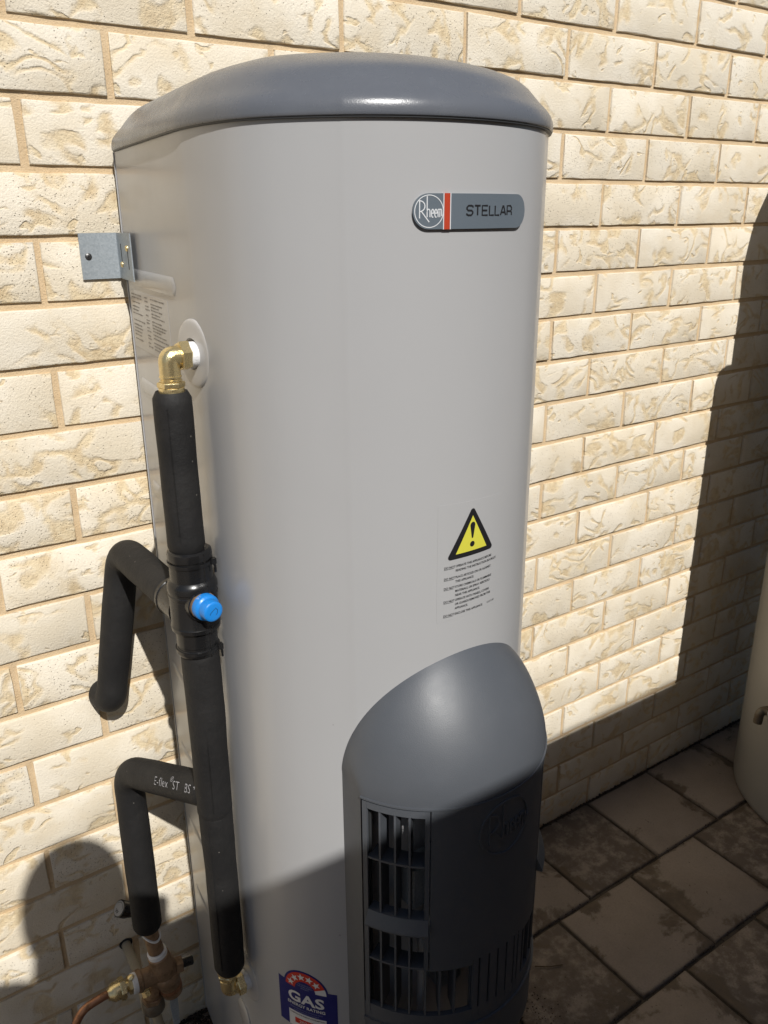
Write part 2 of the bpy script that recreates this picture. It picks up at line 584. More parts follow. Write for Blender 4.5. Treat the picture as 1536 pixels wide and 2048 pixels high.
def stroke2d(paths, w):
    v, f = [], []
    for path in paths:
        P = [Vector((p[0], p[1], 0)) for p in path]
        k = len(v); n = len(P)
        for i in range(n):
            t = (P[min(i + 1, n - 1)] - P[max(i - 1, 0)])
            if (P[0] - P[-1]).length < 1e-6 and i in (0, n - 1):
                t = P[1] - P[-2]
            t.normalize()
            q = Vector((-t.y, t.x, 0)) * w / 2
            v += [tuple((P[i] + q)[:2]), tuple((P[i] - q)[:2])]
        f += [(k + 2 * i, k + 2 * i + 1, k + 2 * i + 3, k + 2 * i + 2) for i in range(n - 1)]
    return v, f

def arcpts(cx, cy, rx, ry, a0, a1, n=24):
    return [(cx + rx * math.cos(math.radians(a0 + (a1 - a0) * i / n)), cy + ry * math.sin(math.radians(a0 + (a1 - a0) * i / n))) for i in range(n + 1)]

def poly2d(pts):
    return list(pts), [tuple(range(len(pts)))]

def cut_strips(v, f, step):
    """split flat shapes into narrow vertical strips so that they can follow a curved surface"""
    bm = bmesh.new()
    vs_ = [bm.verts.new((x, y, 0)) for x, y in v]
    for t in f:
        try: bm.faces.new([vs_[i] for i in t])
        except ValueError: pass
    x0 = min(p[0] for p in v); x1 = max(p[0] for p in v)
    big = [g for g in bm.faces if len(g.verts) > 4]
    x = x0 + step
    while x < x1:
        bmesh.ops.bisect_plane(bm, geom=bm.verts[:] + bm.edges[:] + bm.faces[:], plane_co=(x, 0, 0), plane_no=(1, 0, 0))
        x += step
    bmesh.ops.triangulate(bm, faces=[g for g in bm.faces if len(g.verts) > 4])
    bm.verts.index_update()
    v2 = [(q.co.x, q.co.y) for q in bm.verts]; f2 = [tuple(q.index for q in g.verts) for g in bm.faces]
    bm.free()
    return v2, f2

def put(mb, vf, fn, dx=0, dy=0, rot=0):
    v, f = vf
    wmax = max(max(v[i][0] for i in t) - min(v[i][0] for i in t) for t in f)
    if wmax > 5 and rot == 0:
        v, f = cut_strips(v, f, 4.0)
    c, s = math.cos(rot), math.sin(rot)
    mb.add([fn(x * c - y * s + dx, x * s + y * c + dy) for x, y in v], f)
    return mb

# ================================================================== THE SETTING
def ground():
    mb = MB()
    mb.add([(-60000, -60000, -60), (60000, -60000, -60), (60000, 60000, -60), (-60000, 60000, -60)], [(0, 1, 2, 3)])
    o = obj('ground', mb, M['earth'], smooth=False, recalc=False)
    o['kind'] = 'structure'
ground()

# ---- paving
def paving():
    mb = MB()
    mb.box(-1600, 3600, -1935, 4, -56, -7)
    bed = obj('paving', mb, M['sand'], smooth=False, origin=(0, 0, 0))
    bed['kind'] = 'structure'
    PT = 238.1
    half = (PT - 7) / 2
    meshes = []
    for k in range(6):
        rr = random.Random(k)
        n = 6
        def ring(inset, z):
            out = []
            cs = [(-1, -1), (1, -1), (1, 1), (-1, 1)]
            for i in range(4):
                a = cs[i]; b = cs[(i + 1) % 4]
                for j in range(n):
                    t = j / n
                    x = a[0] + (b[0] - a[0]) * t; y = a[1] + (b[1] - a[1]) * t
                    out.append((x * (half - inset) + rr.uniform(-0.9, 0.9), y * (half - inset) + rr.uniform(-0.9, 0.9), z + rr.uniform(-0.25, 0.25)))
            return out
        m_ = MB()
        m_.grid([ring(0, -40), ring(0, -5), ring(1.2, -1.6), ring(4.5, 0)], True, True, True)
        me = bpy.data.meshes.new('paver')
        me.from_pydata([(v[0] * MM, v[1] * MM, v[2] * MM) for v in m_.v], [], m_.f)
        finish(me, M['paver'], True, 60)
        meshes.append(me)
    OFF = {0: 0.0, 1: 10.2 + PT / 2, 2: 21.1}
    for j in range(8):
        off = OFF.get(j, (j % 2) * PT / 2 + 12)
        y = -(j + 0.5) * PT - 2
        i0 = int((-1500 - 955.6 - off) / PT) - 1
        for i in range(i0, i0 + 23):
            x = 955.6 + off + (i + 0.5) * PT
            if not -1500 < x < 3500:
                continue
            o = bpy.data.objects.new('paver', random.choice(meshes))
            link(o, bed, (0, 0, 0))
            o.location = ((x + random.uniform(-1.2, 1.2)) * MM, (y + random.uniform(-1.2, 1.2)) * MM, random.uniform(-1.6, 0.6) * MM)
            o.rotation_euler = (random.uniform(-.003, .003), random.uniform(-.003, .003), random.uniform(-.006, .006) + random.choice((0, 1, 2, 3)) * math.pi / 2)
paving()

# ---- brick wall
PH, PL = 86.0, 240.0
ZL0 = 1799.9
WX0, WX1, WZ1 = -1560, 3600, 2480
def brick_wall():
    w = thing('brick_wall', 'cream textured brick wall with tan mortar joints standing behind the water heater', 'wall', (0, 0, 0))
    mb = MB(); mb.box(WX0, WX1, 4.2, 110, -60, WZ1)
    obj('mortar', mb, M['mortar'], w, smooth=False)
    HL, HH = 115.2, 38.2
    def brick_geo(seed):
        rr = random.Random(seed)
        def ring(inset, y, jit, nx=9, nz=3):
            out = []
            a, b = HL - inset, HH - inset
            for i in range(nx): out.append((-a + 2 * a * i / nx, -b))
            for i in range(nz): out.append((a, -b + 2 * b * i / nz))
            for i in range(nx): out.append((a - 2 * a * i / nx, b))
            for i in range(nz): out.append((-a, b - 2 * b * i / nz))
            return [(x + rr.uniform(-jit, jit), y + rr.uniform(-jit, jit) * 0.35, z + rr.uniform(-jit, jit)) for x, z in out]
        m_ = MB()
        m_.grid([ring(0, 60, 0), ring(0, 1.7, 0.6), ring(0.6, 0.35, 0.7), ring(2.2, -0.15, 0.6)], True, False, True)
        return m_
    geos = [brick_geo(k) for k in range(10)]
    meshes = []
    for g in geos:
        me = bpy.data.meshes.new('brick')
        me.from_pydata([(v[0] * MM, v[1] * MM, v[2] * MM) for v in g.v], [], g.f)
        finish(me, M['brick'], True, 50)
        meshes.append(me)
    lst = []
    for row in range(-8, 21):
        zc = ZL0 - PH * row - PH / 2
        for j in range(-8, 17):
            x0 = PL * (j + (0.5 if row % 2 else 0))
            xc = x0 + PL / 2
            if xc - HL < WX0 or xc + HL > WX1: continue
            p = Vector((xc * MM, 0, zc * MM)) - CAM
            d = p.dot(cf)
            size = 0; inside = False
            if d > 0.05:
                u = 0.5 + 1645.35 / 1536 * p.dot(cr) / d; v = 0.5 - 1645.35 / 2048 * p.dot(cu) / d
                mg = 0.14
                inside = -mg < u < 1 + mg and -mg < v < 1 + mg
                size = abs(p.y) / d ** 3
            lst.append((0 if inside else 1, -size, xc, zc))
    lst.sort()
    rest = MB()
    for n, (ins, sz, xc, zc) in enumerate(lst):
        dx, dy, dz = random.uniform(-1.3, 1.3), random.uniform(-0.9, 0.9), random.uniform(-0.8, 0.8)
        k = random.randrange(10)
        if n < 298:
            o = bpy.data.objects.new('brick', meshes[k])
            link(o, w, (0, 0, 0))
            o.location = ((xc + dx) * MM, dy * MM, (zc + dz) * MM)
            o.rotation_euler = (random.uniform(-.006, .006), random.uniform(-.004, .004), random.uniform(-.004, .004))
        else:
            rest.add([(v[0] + xc + dx, v[1] + dy, v[2] + zc + dz) for v in geos[k].v], geos[k].f)
    o = obj('brick_field', rest, M['brick'], w, angle=50)
    o['kind'] = 'stuff'
brick_wall()

# ---- fence behind the viewer, whose top edge throws the long shadow
FY = -1950.0
FZ = 255 + 0.965 * -FY
def fence():
    f = thing('boundary_fence', 'brown ribbed steel boundary fence facing the brick wall across the narrow paved path', 'fence', (1000, FY, 0))
    def panel(x0, x1):
        prof = []
        x = x0
        while x < x1 - 1:
            for dx, dy in ((0, 0), (70, 0), (82, -22), (118, -22), (130, 0)):
                if x + dx <= x1: prof.append((x + dx, FY - 6 + dy))
            x += 150
        prof.append((x1, FY - 6))
        b_ = [(px, py - 1.2) for px, py in prof]
        ring = prof + b_[::-1]
        m_ = MB()
        m_.grid([[(px, py, z) for px, py in ring] for z in (-20, FZ - 6)], True, True, True)
        return m_
    xs = [-880, 1240, 3360]
    for a, b in zip(xs, xs[1:]):
        obj('fence_sheet', panel(a + 12, b - 12), M['fence'], f, smooth=False)
        mb = MB(); mb.box(a + 21.5, b - 21.5, FY - 34, FY + 4, FZ - 42, FZ)
        obj('top_rail', mb, M['fence'], f, smooth=False)
        mb = MB(); mb.box(a + 21.5, b - 21.5, FY - 34, FY + 4, 25, 70)
        obj('bottom_rail', mb, M['fence'], f, smooth=False)
    for a in xs:
        mb = MB(); mb.box(a - 21, a + 21, FY - 40, FY + 10, -55, FZ)
        obj('post', mb, M['fence'], f, smooth=False)
fence()

# ================================================================== WATER HEATER
XC, YC, RB = 285.0, -345.0, 214.0
BX, BY = 109.0, -20.0
_d = Vector((BX - XC, BY - YC)); _a0 = math.atan2(_d.y, _d.x); TA = _a0 + math.acos(RB / _d.length)
def catmull(P, k=8):
    out = []
    for i in range(len(P) - 1):
        p0, p1, p2, p3 = P[max(i - 1, 0)], P[i], P[i + 1], P[min(i + 2, len(P) - 1)]
        for j in range(k):
            t = j / k
            out.append(0.5 * ((2 * p1) + (p2 - p0) * t + (2 * p0 - 5 * p1 + 4 * p2 - p3) * t * t + (3 * p1 - 3 * p2 + p3 - p0) * t ** 3))
    return out + [P[-1]]
# left flank: a long flat run back to the wall that rounds into the front
FLANK = catmull([Vector(p) for p in ((BX, BY), (100.5, -105), (92.5, -185), (85.2, -262), (80.3, -318), (79, -350), (81.8, -392), (89.8, -431), (105.5, -463), (129, -491), (160, -518.5))])
A1 = math.atan2(-518.5 - YC, 160 - XC)
def body_plan(n=110, corner=0):
    pts = [(XC + (BX - XC) * t, BY) for t in (0, .3, .6, .9)]
    if corner:
        for k in range(6):
            t = k / 5
            p0 = Vector((BX + corner, BY)); p2 = FLANK[0].lerp(FLANK[8], corner / 85.0)
            q = p0 * (1 - t) ** 2 + FLANK[0] * 2 * t * (1 - t) + p2 * t * t
            pts.append((q.x, q.y))
        pts += [(p.x, p.y) for p in FLANK[4:-1]]
    else:
        pts += [(BX + 1.6, BY), (BX + .4, BY - .5), (BX - .1, BY - 1.8)]
        pts += [(p.x, p.y) for p in FLANK[1:-1]]
    k = len(pts)
    a1 = math.pi + (math.pi - A1) if A1 > 0 else -math.pi - A1
    pts += [(XC + RB * math.cos(A1 + (a1 - A1) * i / n), YC + RB * math.sin(A1 + (a1 - A1) * i / n)) for i in range(n + 1)]
    pts += [(2 * XC - x, y) for x, y in pts[1:k]][::-1]
    return pts
_fl = [0.0]
for _a, _b in zip(FLANK, FLANK[1:]): _fl.append(_fl[-1] + (_b - _a).length)
def on_side(s, z, off=0.35):
    """point on the left flank: s = mm from the back edge towards the front"""
    s = min(max(s, 0.0), _fl[-1] - 1e-3)
    i = 0
    while i < len(FLANK) - 2 and _fl[i + 1] < s: i += 1
    def nrm(j):
        d = (FLANK[min(j + 1, len(FLANK) - 1)] - FLANK[max(j - 1, 0)]).normalized()
        return Vector((d.y, -d.x))
    t = (s - _fl[i]) / (_fl[i + 1] - _fl[i])
    p = FLANK[i].lerp(FLANK[i + 1], t) + nrm(i).lerp(nrm(i + 1), t) * off
    return (p.x, p.y, z)
S_JOIN = (A1 + math.pi / 2) * RB
def on_body(s, z, off=0.35):
    """point on the round front: s = mm along the jacket from the front centre line"""
    if s < S_JOIN:
        return on_side(_fl[-1] + (s - S_JOIN), z, off)
    a = -math.pi / 2 + s / RB
    return (XC + (RB + off) * math.cos(a), YC + (RB + off) * math.sin(a), z)

heater = thing('water_heater', 'tall grey gas water heater with domed dark lid and vented burner cover', 'water heater', (285, -300, 0))
BP = body_plan()
mb = MB(); mb.grid([[(x, y, z) for x, y in BP] for z in (28, 400, 800, 1200, 1568)], True, True, True)
body = obj('tank_body', mb, M['body'], heater, angle=40)
mb = MB()
inn = [(XC + (x - XC) * 0.965, -300 + (y + 300) * 0.965) for x, y in BP]
mb.grid([[(x, y, z) for x, y in inn] for z in (-2, 29)], True, True, True)
obj('base', mb, M['lip'], heater, angle=40)
# folded back edge of the jacket (a bright thin seam)
mb = MB(); mb.box(BX - 1.3, BX + 1.0, BY - 1.2, BY + 0.6, 30, 1563)
obj('jacket_seam', mb, M['body'], heater)
# pressed ribs on the flat left side
for z in (346, 498, 650, 802, 954, 1106, 1258, 1406):
    mb = MB(); rows = []
    s0, s1, hh = (20, 256, 11)
    ns = 30
    for i in range(ns + 1):
        s = s0 + (s1 - s0) * i / ns
        e = min(s - s0, s1 - s, hh) / hh
        half = hh * math.sqrt(max(0.0, 1 - (1 - e) ** 2))
        row = []
        for j in range(9):
            t = -1 + 2 * j / 8
            row.append(on_side(s, z + half * t, 0.10 + 1.7 * max(0, 1 - t * t) ** 0.5 * min(1, half / hh)))
        rows.append(row)
    mb.grid(rows)
    obj('pressed_rib', mb, M['body'], heater, angle=70)

# ---- lid
LC = (285.0, -300.0)
LP = body_plan(corner=14)
def lidring(s, z): return [(LC[0] + (x - LC[0]) * s, LC[1] + (y - LC[1]) * s, z) for x, y in LP]
prof = [(1.0100, 1564.6), (1.0160, 1564.8), (1.0178, 1565.6), (1.0184, 1568), (1.0172, 1572.2), (1.0135, 1576), (1.006, 1580), (0.990, 1584.5), (0.975, 1588), (0.96, 1591.5), (0.94, 1597), (0.92, 1602.3), (0.90, 1606.8),
        (0.87, 1612), (0.84, 1615.5), (0.80, 1619.2), (0.74, 1623.5), (0.66, 1628.5), (0.56, 1632.6), (0.45, 1636), (0.32, 1639), (0.18, 1641), (0.06, 1641.8)]
mb = MB(); mb.grid([lidring(s, z) for s, z in prof], True, True, True)
lid = obj('lid', mb, M['lid'], heater, angle=60)
mb = MB(); mb.grid([lidring(1.004, 1563.0), lidring(1.0125, 1563.2), lidring(1.0135, 1565), lidring(0.99, 1565.2)], True, True, True)
obj('lid_rim', mb, M['lip'], lid, angle=40)

# ---- badge on the front
def rounded_badge(s0, s1, z0, z1, r, n=8):
    pts = []
    for cx, cz, a in ((s1 - r, z0 + r, -90), (s1 - r, z1 - r, 0), (s0 + r, z1 - r, 90), (s0 + r, z0 + r, 180)):
        pts += [(cx + r * math.cos(math.radians(a + 90 * i / n)), cz + r * math.sin(math.radians(a + 90 * i / n))) for i in range(n + 1)]
    return pts
def strip_panel(mb, outline, fn, off, step=6.0):
    """a thin panel following a curved surface: outline (s,z) convex polygon, cut into vertical strips"""
    smin = min(p[0] for p in outline); smax = max(p[0] for p in outline)
    n = max(2, int((smax - smin) / step))
    def zr(s):
        zs = []
        for (a, b) in zip(outline, outline[1:] + outline[:1]):
            if (a[0] - s) * (b[0] - s) <= 0 and abs(a[0] - b[0]) > 1e-9:
                t = (s - a[0]) / (b[0] - a[0]); zs.append(a[1] + (b[1] - a[1]) * t)
            elif abs(a[0] - b[0]) <= 1e-9 and abs(a[0] - s) < 1e-6:
                zs += [a[1], b[1]]
        return (min(zs), max(zs)) if zs else (0, 0)
    rows = []
    # finer towards the ends
    for i in range(n + 1):
        t = i / n
        s = smin + (smax - smin) * (0.5 - 0.5 * math.cos(math.pi * t))
        s = min(max(s, smin + 1e-4), smax - 1e-4)
        a, b = zr(s)
        rows.append([fn(s, a, 0.05), fn(s, a, off), fn(s, b, off), fn(s, b, 0.05)])
    mb.grid(rows, False)
    k = len(mb.v) - 4 * len(rows)
    mb.f.append((k, k + 1, k + 2, k + 3)); e = len(mb.v) - 4; mb.f.append((e + 3, e + 2, e + 1, e))
    return mb
mb = MB(); strip_panel(mb, rounded_badge(-70, 70, 1468.5, 1500, 15.5), on_body, 3.2, 3)
badge = obj('badge', mb, M['silver'], heater, angle=30)
BO = 3.5
bfn = lambda s, z: on_body(s, z, BO)
def rheem(cx, cz, r, kx=1.0):
    """tall R whose stem leaves the ring, tall h, then e e m"""
    P = []
    u = r / 30.0
    def q(x, y): return (cx + x * u * kx, cz + y * u)
    # R
    P.append([q(-20, -13), q(-20, 20)])
    P.append([q(-22, 19.5)] + [q(-20 + 11 * math.sin(math.radians(a)), 9.5 + 10 * math.cos(math.radians(a))) for a in range(0, 181, 20)] + [q(-18, -0.5)])
    P.append([q(-16, -0.5), q(0, -20)])
    # h
    P.append([q(-4.5, 28), q(-4.5, -11)])
    P.append([q(-4.5, -2)] + [q(-1.5 + 3 * math.cos(math.radians(a)), 0 + 4 * math.sin(math.radians(a))) for a in range(180, -1, -30)] + [q(1.5, -11)])
    for ex in (7.2, 14.0):
        P.append([q(ex - 2.6, -3.4), q(ex + 2.6, -3.4)] + [q(ex + 2.6 * math.cos(math.radians(a)), -3.6 + 7.4 * math.sin(math.radians(a))) for a in range(0, 311, 20)])
    P.append([q(18.6, -11), q(18.6, 4)])
    P.append([q(18.6, 0)] + [q(20.5 + 1.9 * math.cos(math.radians(a)), 1 + 3 * math.sin(math.radians(a))) for a in range(180, -1, -30)] + [q(22.4, -11)])
    P.append([q(22.4, 0)] + [q(24.3 + 1.9 * math.cos(math.radians(a)), 1 + 3 * math.sin(math.radians(a))) for a in range(180, -1, -30)] + [q(26.2, -9)])
    return P
mb = MB()
put(mb, stroke2d(rheem(-54.2, 1484.3, 14.2), 1.0), bfn)
put(mb, stroke2d([arcpts(-54.2, 1484.3, 14.2, 14.2, 0, 360, 40)], 0.8), bfn)
obj('badge_emblem', mb, M['chrome'], badge, smooth=False, recalc=False)
mb = MB(); strip_panel(mb, [(-39, 1468.3), (-33, 1468.3), (-33, 1500.2), (-39, 1500.2)], on_body, 3.45)
obj('badge_stripe', mb, M['orange'], badge, angle=30)
mb = MB()
for s in (-39.6, -32.4):
    strip_panel(mb, [(s - .45, 1468.2), (s + .45, 1468.2), (s + .45, 1500.3), (s - .45, 1500.3)], on_body, 3.5)
obj('stripe_edge', mb, M['chrome'], badge, angle=30)
# STELLAR in a wide technical face drawn with strokes
def stellar(x0, z0, h, w, gap):
    P = []; x = x0
    r = h * 0.22
    def S(x): return [arc for arc in [[(x + w, z0 + h * .8)] + [(x + w, z0 + h - r * .3), (x + w - r, z0 + h), (x + r, z0 + h), (x, z0 + h - r), (x, z0 + h / 2 + r * .8), (x + r * .8, z0 + h / 2), (x + w - r * .8, z0 + h / 2), (x + w, z0 + h / 2 - r * .8), (x + w, z0 + r), (x + w - r, z0), (x + r, z0), (x, z0 + r * .4), (x, z0 + h * .2)]]]
    P += S(x); x += w + gap
    P += [[(x, z0 + h), (x + w, z0 + h)], [(x + w / 2, z0 + h), (x + w / 2, z0)]]; x += w + gap
    P += [[(x + w, z0 + h), (x, z0 + h), (x, z0), (x + w, z0)], [(x, z0 + h / 2), (x + w * .9, z0 + h / 2)]]; x += w + gap
    for _ in range(2):
        P += [[(x, z0 + h), (x, z0), (x + w * .85, z0)]]; x += w * .85 + gap * .8
    P += [[(x, z0), (x + w * .5, z0 + h), (x + w * .62, z0 + h), (x + w * 1.1, z0)], [(x + w * .2, z0 + h * .3), (x + w * .92, z0 + h * .3)]]; x += w * 1.1 + gap
    P += [[(x, z0), (x, z0 + h), (x + w - r, z0 + h), (x + w, z0 + h - r), (x + w, z0 + h / 2 + r * .5), (x + w - r, z0 + h * .42), (x, z0 + h * .42)], [(x + w * .8, z0 + h * .42), (x + w, z0 + h * .3), (x + w, z0)]]
    return P
mb = MB(); put(mb, stroke2d(stellar(-14.5, 1480.6, 8.6, 7.0, 2.2), 1.7), lambda s, z: on_body(s, z, 3.42))
obj('badge_lettering', mb, M['black'], badge, smooth=False, recalc=False)

# ---- warning sticker
mb = MB(); strip_panel(mb, [(-39, 1052), (53, 1054), (53, 1188), (-39, 1191)], on_body, 0.22)
warn = obj('warning_label', mb, M['body'], heater, angle=30)
wf = lambda off: (lambda s, z: on_body(s, z, off))
tx, tz0, tz1 = 6.5, 1125.5, 1180.5
def rtri(cx, z0, z1, hw, r):
    C = [(cx - hw + r * 1.4, z0 + r), (cx + hw - r * 1.4, z0 + r), (cx, z1 - r)]
    out = []
    for (c, a0, a1) in ((C[0], 150, 270), (C[1], -90, 30), (C[2], 30, 150)):
        out += arcpts(c[0], c[1], r, r, a0, a1, 6)
    return out
mb = MB(); put(mb, poly2d(rtri(tx, tz0, tz1, 33.5, 3.2)), wf(0.45))
obj('warning_triangle', mb, M['black'], warn, smooth=False, recalc=False)
mb = MB(); put(mb, poly2d([(tx - 22.5, 1131.2), (tx + 22.5, 1131.2), (tx, 1172.5)]), wf(0.75))
obj('warning_triangle_field', mb, M['yellow'], warn, smooth=False, recalc=False)
mb = MB()
put(mb, poly2d(arcpts(tx, 1161.2, 3.5, 3.9, 0, 180, 10) + arcpts(tx, 1147.2, 1.15, 1.2, 180, 360, 6)), wf(1.05))
put(mb, poly2d(arcpts(tx, 1139.2, 3.3, 3.3, 0, 350, 18)), wf(1.05))
obj('exclamation_mark', mb, M['black'], warn, smooth=False, recalc=False)
mb = MB()
lines = [(1115.8, 'DO NOT', 'OPERATE THIS APPLIANCE BEFORE'), (1110.6, '', 'READING THE INSTRUCTION BOOKLET.'),
         (1102.6, 'DO NOT', 'PLACE ARTICLES ON OR AGAINST'), (1097.4, '', 'THIS APPLIANCE.'),
         (1091.0, 'DO NOT', 'STORE CHEMICALS OR FLAMMABLE'), (1085.8, '', 'MATERIALS, OR SPRAY AEROSOLS'), (1080.6, '', 'NEAR THIS APPLIANCE.'),
         (1074.8, 'DO NOT', 'OPERATE WITH PANELS, COVERS'), (1069.6, '', 'OR GUARDS REMOVED FROM THIS'), (1064.4, '', 'APPLIANCE.'),
         (1057.6, 'DO NOT', 'ENCLOSE THIS APPLIANCE.')]
for z, a, b in lines:
    if a:
        put(mb, text2d(a, 2.7, sx=0.92, bold=0.02), wf(0.45), -30.5, z)
        put(mb, stroke2d([[(-30.5, z - 0.75), (-17.6, z - 0.75)]], 0.4), wf(0.45))
    put(mb, text2d(b, 2.7, sx=0.90, bold=0.02), wf(0.45), -15.5, z)
put(mb, text2d('121213 AD', 2.5, sx=0.78), wf(0.45), 33.5, 1057.6)
obj('warning_text', mb, M['black'], warn, smooth=False, recalc=False)

# ---- gas energy rating sticker
mb = MB(); strip_panel(mb, [(-256, 432), (-166, 432), (-166, 511), (-256, 511)], on_body, 0.25)
gas = obj('energy_rating_label', mb, M['navy'], heater, angle=30)
gx, gz = -211.5, 505
def gf(off): return lambda s, z: on_body(s, z, off)
def fan(cx, cz, r0, r1, a0, a1, n=20):
    a = arcpts(cx, cz, r1, r1, a0, a1, n); b = arcpts(cx, cz, r0, r0, a0, a1, n)
    return a + b, [(i, i + 1, n + 2 + i, n + 1 + i) for i in range(n)]
mb = MB(); put(mb, fan(gx, gz, 0.2, 34, -2, 182), gf(0.28))
obj('rating_arch', mb, M['navy'], gas, smooth=False, recalc=False)
mb = MB(); put(mb, fan(gx, gz, 15.5, 31, 22, 178), gf(0.55))
obj('rating_band', mb, M['red'], gas, smooth=False, recalc=False)
mb = MB(); put(mb, fan(gx, gz, 15.5, 31, 1, 22, 6), gf(0.55))
def star(cx, cz, r, rot):
    return poly2d([(cx + (r if k % 2 == 0 else r * .42) * math.cos(rot + k * math.pi / 5), cz + (r if k % 2 == 0 else r * .42) * math.sin(rot + k * math.pi / 5)) for k in range(10)])
for k in range(5):
    a = math.radians(160 - k * 29)
    put(mb, star(gx + 23.3 * math.cos(a), gz + 23.3 * math.sin(a), 6.2, a), gf(0.8))
put(mb, text2d('GAS', 17, 'CENTER', 1.18, 0, 1.05, 0.03), gf(0.8), gx, 481)
put(mb, text2d('ENERGY RATING', 5, 'CENTER', 1.05, 0, 1.0, 0.02), gf(0.8), gx, 472.5)
strip = [(-239, 432.5), (-182, 432.5), (-182, 460.5), (-239, 460.5)]
strip_panel(mb, strip, on_body, 0.5)
obj('rating_print', mb, M['white'], gas, smooth=False, recalc=False)
mb = MB()
for z, t in ((514, 'THE MORE STARS'), (510.6, 'THE MORE ENERGY'), (507.2, 'EFFICIENT')):
    put(mb, text2d(t, 2.0, 'CENTER', 0.95), gf(0.8), gx, z)
for z, t in ((467.2, 'WHEN TESTED IN ACCORDANCE WITH'), (463.2, 'AUSTRALIAN GAS STANDARDS')):
    put(mb, text2d(t, 2.0, 'CENTER', 0.95), gf(0.8), gx, z)
obj('rating_small_print', mb, M['paleprint'], gas, smooth=False, recalc=False)['kind'] = 'stuff'
mb = MB(); put(mb, text2d('COMPARATIVE ENERGY CONSUMPTION', 2.2, 'CENTER', 0.92, 0, 1, 0.015), gf(0.9), gx + 1, 456.4)
put(mb, text2d('MEGAJOULES PER YEAR', 1.7, 'CENTER', 0.95), gf(0.9), gx + 1, 436.2)
obj('rating_panel_text', mb, M['black'], gas, smooth=False, recalc=False)
mb = MB(); strip_panel(mb, [(-229, 441), (-195, 441), (-195, 450), (-229, 450)], on_body, 0.9)
obj('rating_number_box', mb, M['red'], gas, smooth=False)
mb = MB(); put(mb, text2d('20310', 5.2, 'CENTER', 1.1), gf(1.2), gx - .5, 443)
obj('rating_number', mb, M['white'], gas, smooth=False, recalc=False)

# ---- data plate on the flat side, lines too worn to read
mb = MB(); strip_panel(mb, [(10, 1311), (212, 1311), (212, 1388), (10, 1388)], on_side, 0.25, 12)
plate = obj('data_label', mb, M['film'], heater, angle=30)
mb = MB()
rr = random.Random(3)
for col0, col1 in ((18, 84), (94, 118), (126, 200)):
    z = 1383
    while z > 1318:
        x = col0; e = col1 - rr.uniform(0, (col1 - col0) * 0.5)
        if rr.random() < .93:
            while x < e:
                L = rr.uniform(3, 11)
                put(mb, stroke2d([[(x, z), (min(x + L, e), z)]], rr.choice((1.2, 1.5, 1.9))), lambda s, zz: on_side(s, zz, 0.5))
                x += L + 1.6
        z -= rr.choice((3.8, 4.2, 4.6, 6))
obj('data_text', mb, M['fadedprint'], plate, smooth=False, recalc=False)['kind'] = 'stuff'

# ---- pipe flanges on the left side
def flange(z):
    c = Vector((79.0, -330, z)); ax = (-1, -0.10, 0)
    mb = MB(); mb.lathe(c, ax, [(-1, 37.5), (1.2, 38), (2.6, 37.0), (3.4, 34.5), (3.8, 30), (4.2, 20), (4.4, 17.5), (2.5, 16.5), (-3, 16)], 48, True, False)
    return mb
for z in (1339, 424):
    f = obj('pipe_flange', flange(z), M['flange'], heater, angle=50)
    mb = MB(); mb.lathe((79.5, -334, z), (-1, 0, 0), [(-3, 16.2), (1.0, 16.2)], 24)
    obj('flange_opening', mb, M['dark'], f)

# an inspection disc low on the side
mb = MB(); mb.lathe((81.0, -300, 312), (-1, 0.06, 0), [(-1, 25), (1.4, 25), (2.6, 23.5), (3, 10)], 40)
obj('access_plate', mb, M['flange'], heater, angle=50)

# ---- burner cover
KX, KY, KR = 285.0, -487.0, 152.0
def ring(phi, z, r=KR):
    a = math.radians(phi - 90)
    return (KX + r * math.cos(a), KY + r * math.sin(a), z)
ZS = 860.0
def cover_plan(tau):
    """tau -1..1 along the cover: flat cheeks, then the round front"""
    e = 66.0
    t = abs(tau); sg = 1 if tau > 0 else -1
    if t <= 0.82:
        p = ring(sg * e * t / 0.82, 0)
        return Vector((p[0], p[1]))
    p = ring(sg * e, 0)
    q = on_body(sg * 150.5, 0, 0)
    k = (t - 0.82) / 0.18
    return Vector((p[0], p[1])).lerp(Vector((q[0], q[1])), k)
NT, NU = 72, 18
mb = MB(); rows = []
for i in range(NT + 1):
    tau = -1 + 2 * i / NT
    pr = cover_plan(tau)
    s = 151.0 * math.sin(tau * math.pi / 2)
    zo = ZS + 0.5 + 148 * max(0.0, 1 - abs(s / 151.5) ** 2.0) ** 0.52
    po = Vector(on_body(s, zo, -0.6))
    p0 = Vector((pr.x, pr.y, ZS))
    h = zo - ZS
    # pull the cheeks in a little so that the shoulder is round rather than cornered
    p1 = p0 + Vector((0, 0, h * 0.42))
    out = Vector((po.x - XC, po.y - YC, 0)).normalized()
    p2 = po + out * 26 * (1 - abs(tau) ** 3) * 1.0 + Vector((0, 0, -h * 0.14))
    row = []
    for j in range(NU + 1):
        t = j / NU
        row.append(p0 * (1 - t) ** 3 + p1 * 3 * t * (1 - t) ** 2 + p2 * 3 * t * t * (1 - t) + po * t ** 3)
    rows.append(row)
mb.grid(rows)
# cheeks below the shoulder
for sg in (-1, 1):
    for r0, r1 in ((0, 1),):
        rws = []
        for k in range(9):
            q = cover_plan(sg * (0.82 + 0.18 * k / 8))
            rws.append([(q.x, q.y, 448), (q.x, q.y, 700), (q.x, q.y, ZS)])
        mb.grid(rws)
cover = obj('burner_cover', mb, M['shroud'], heater, angle=50)

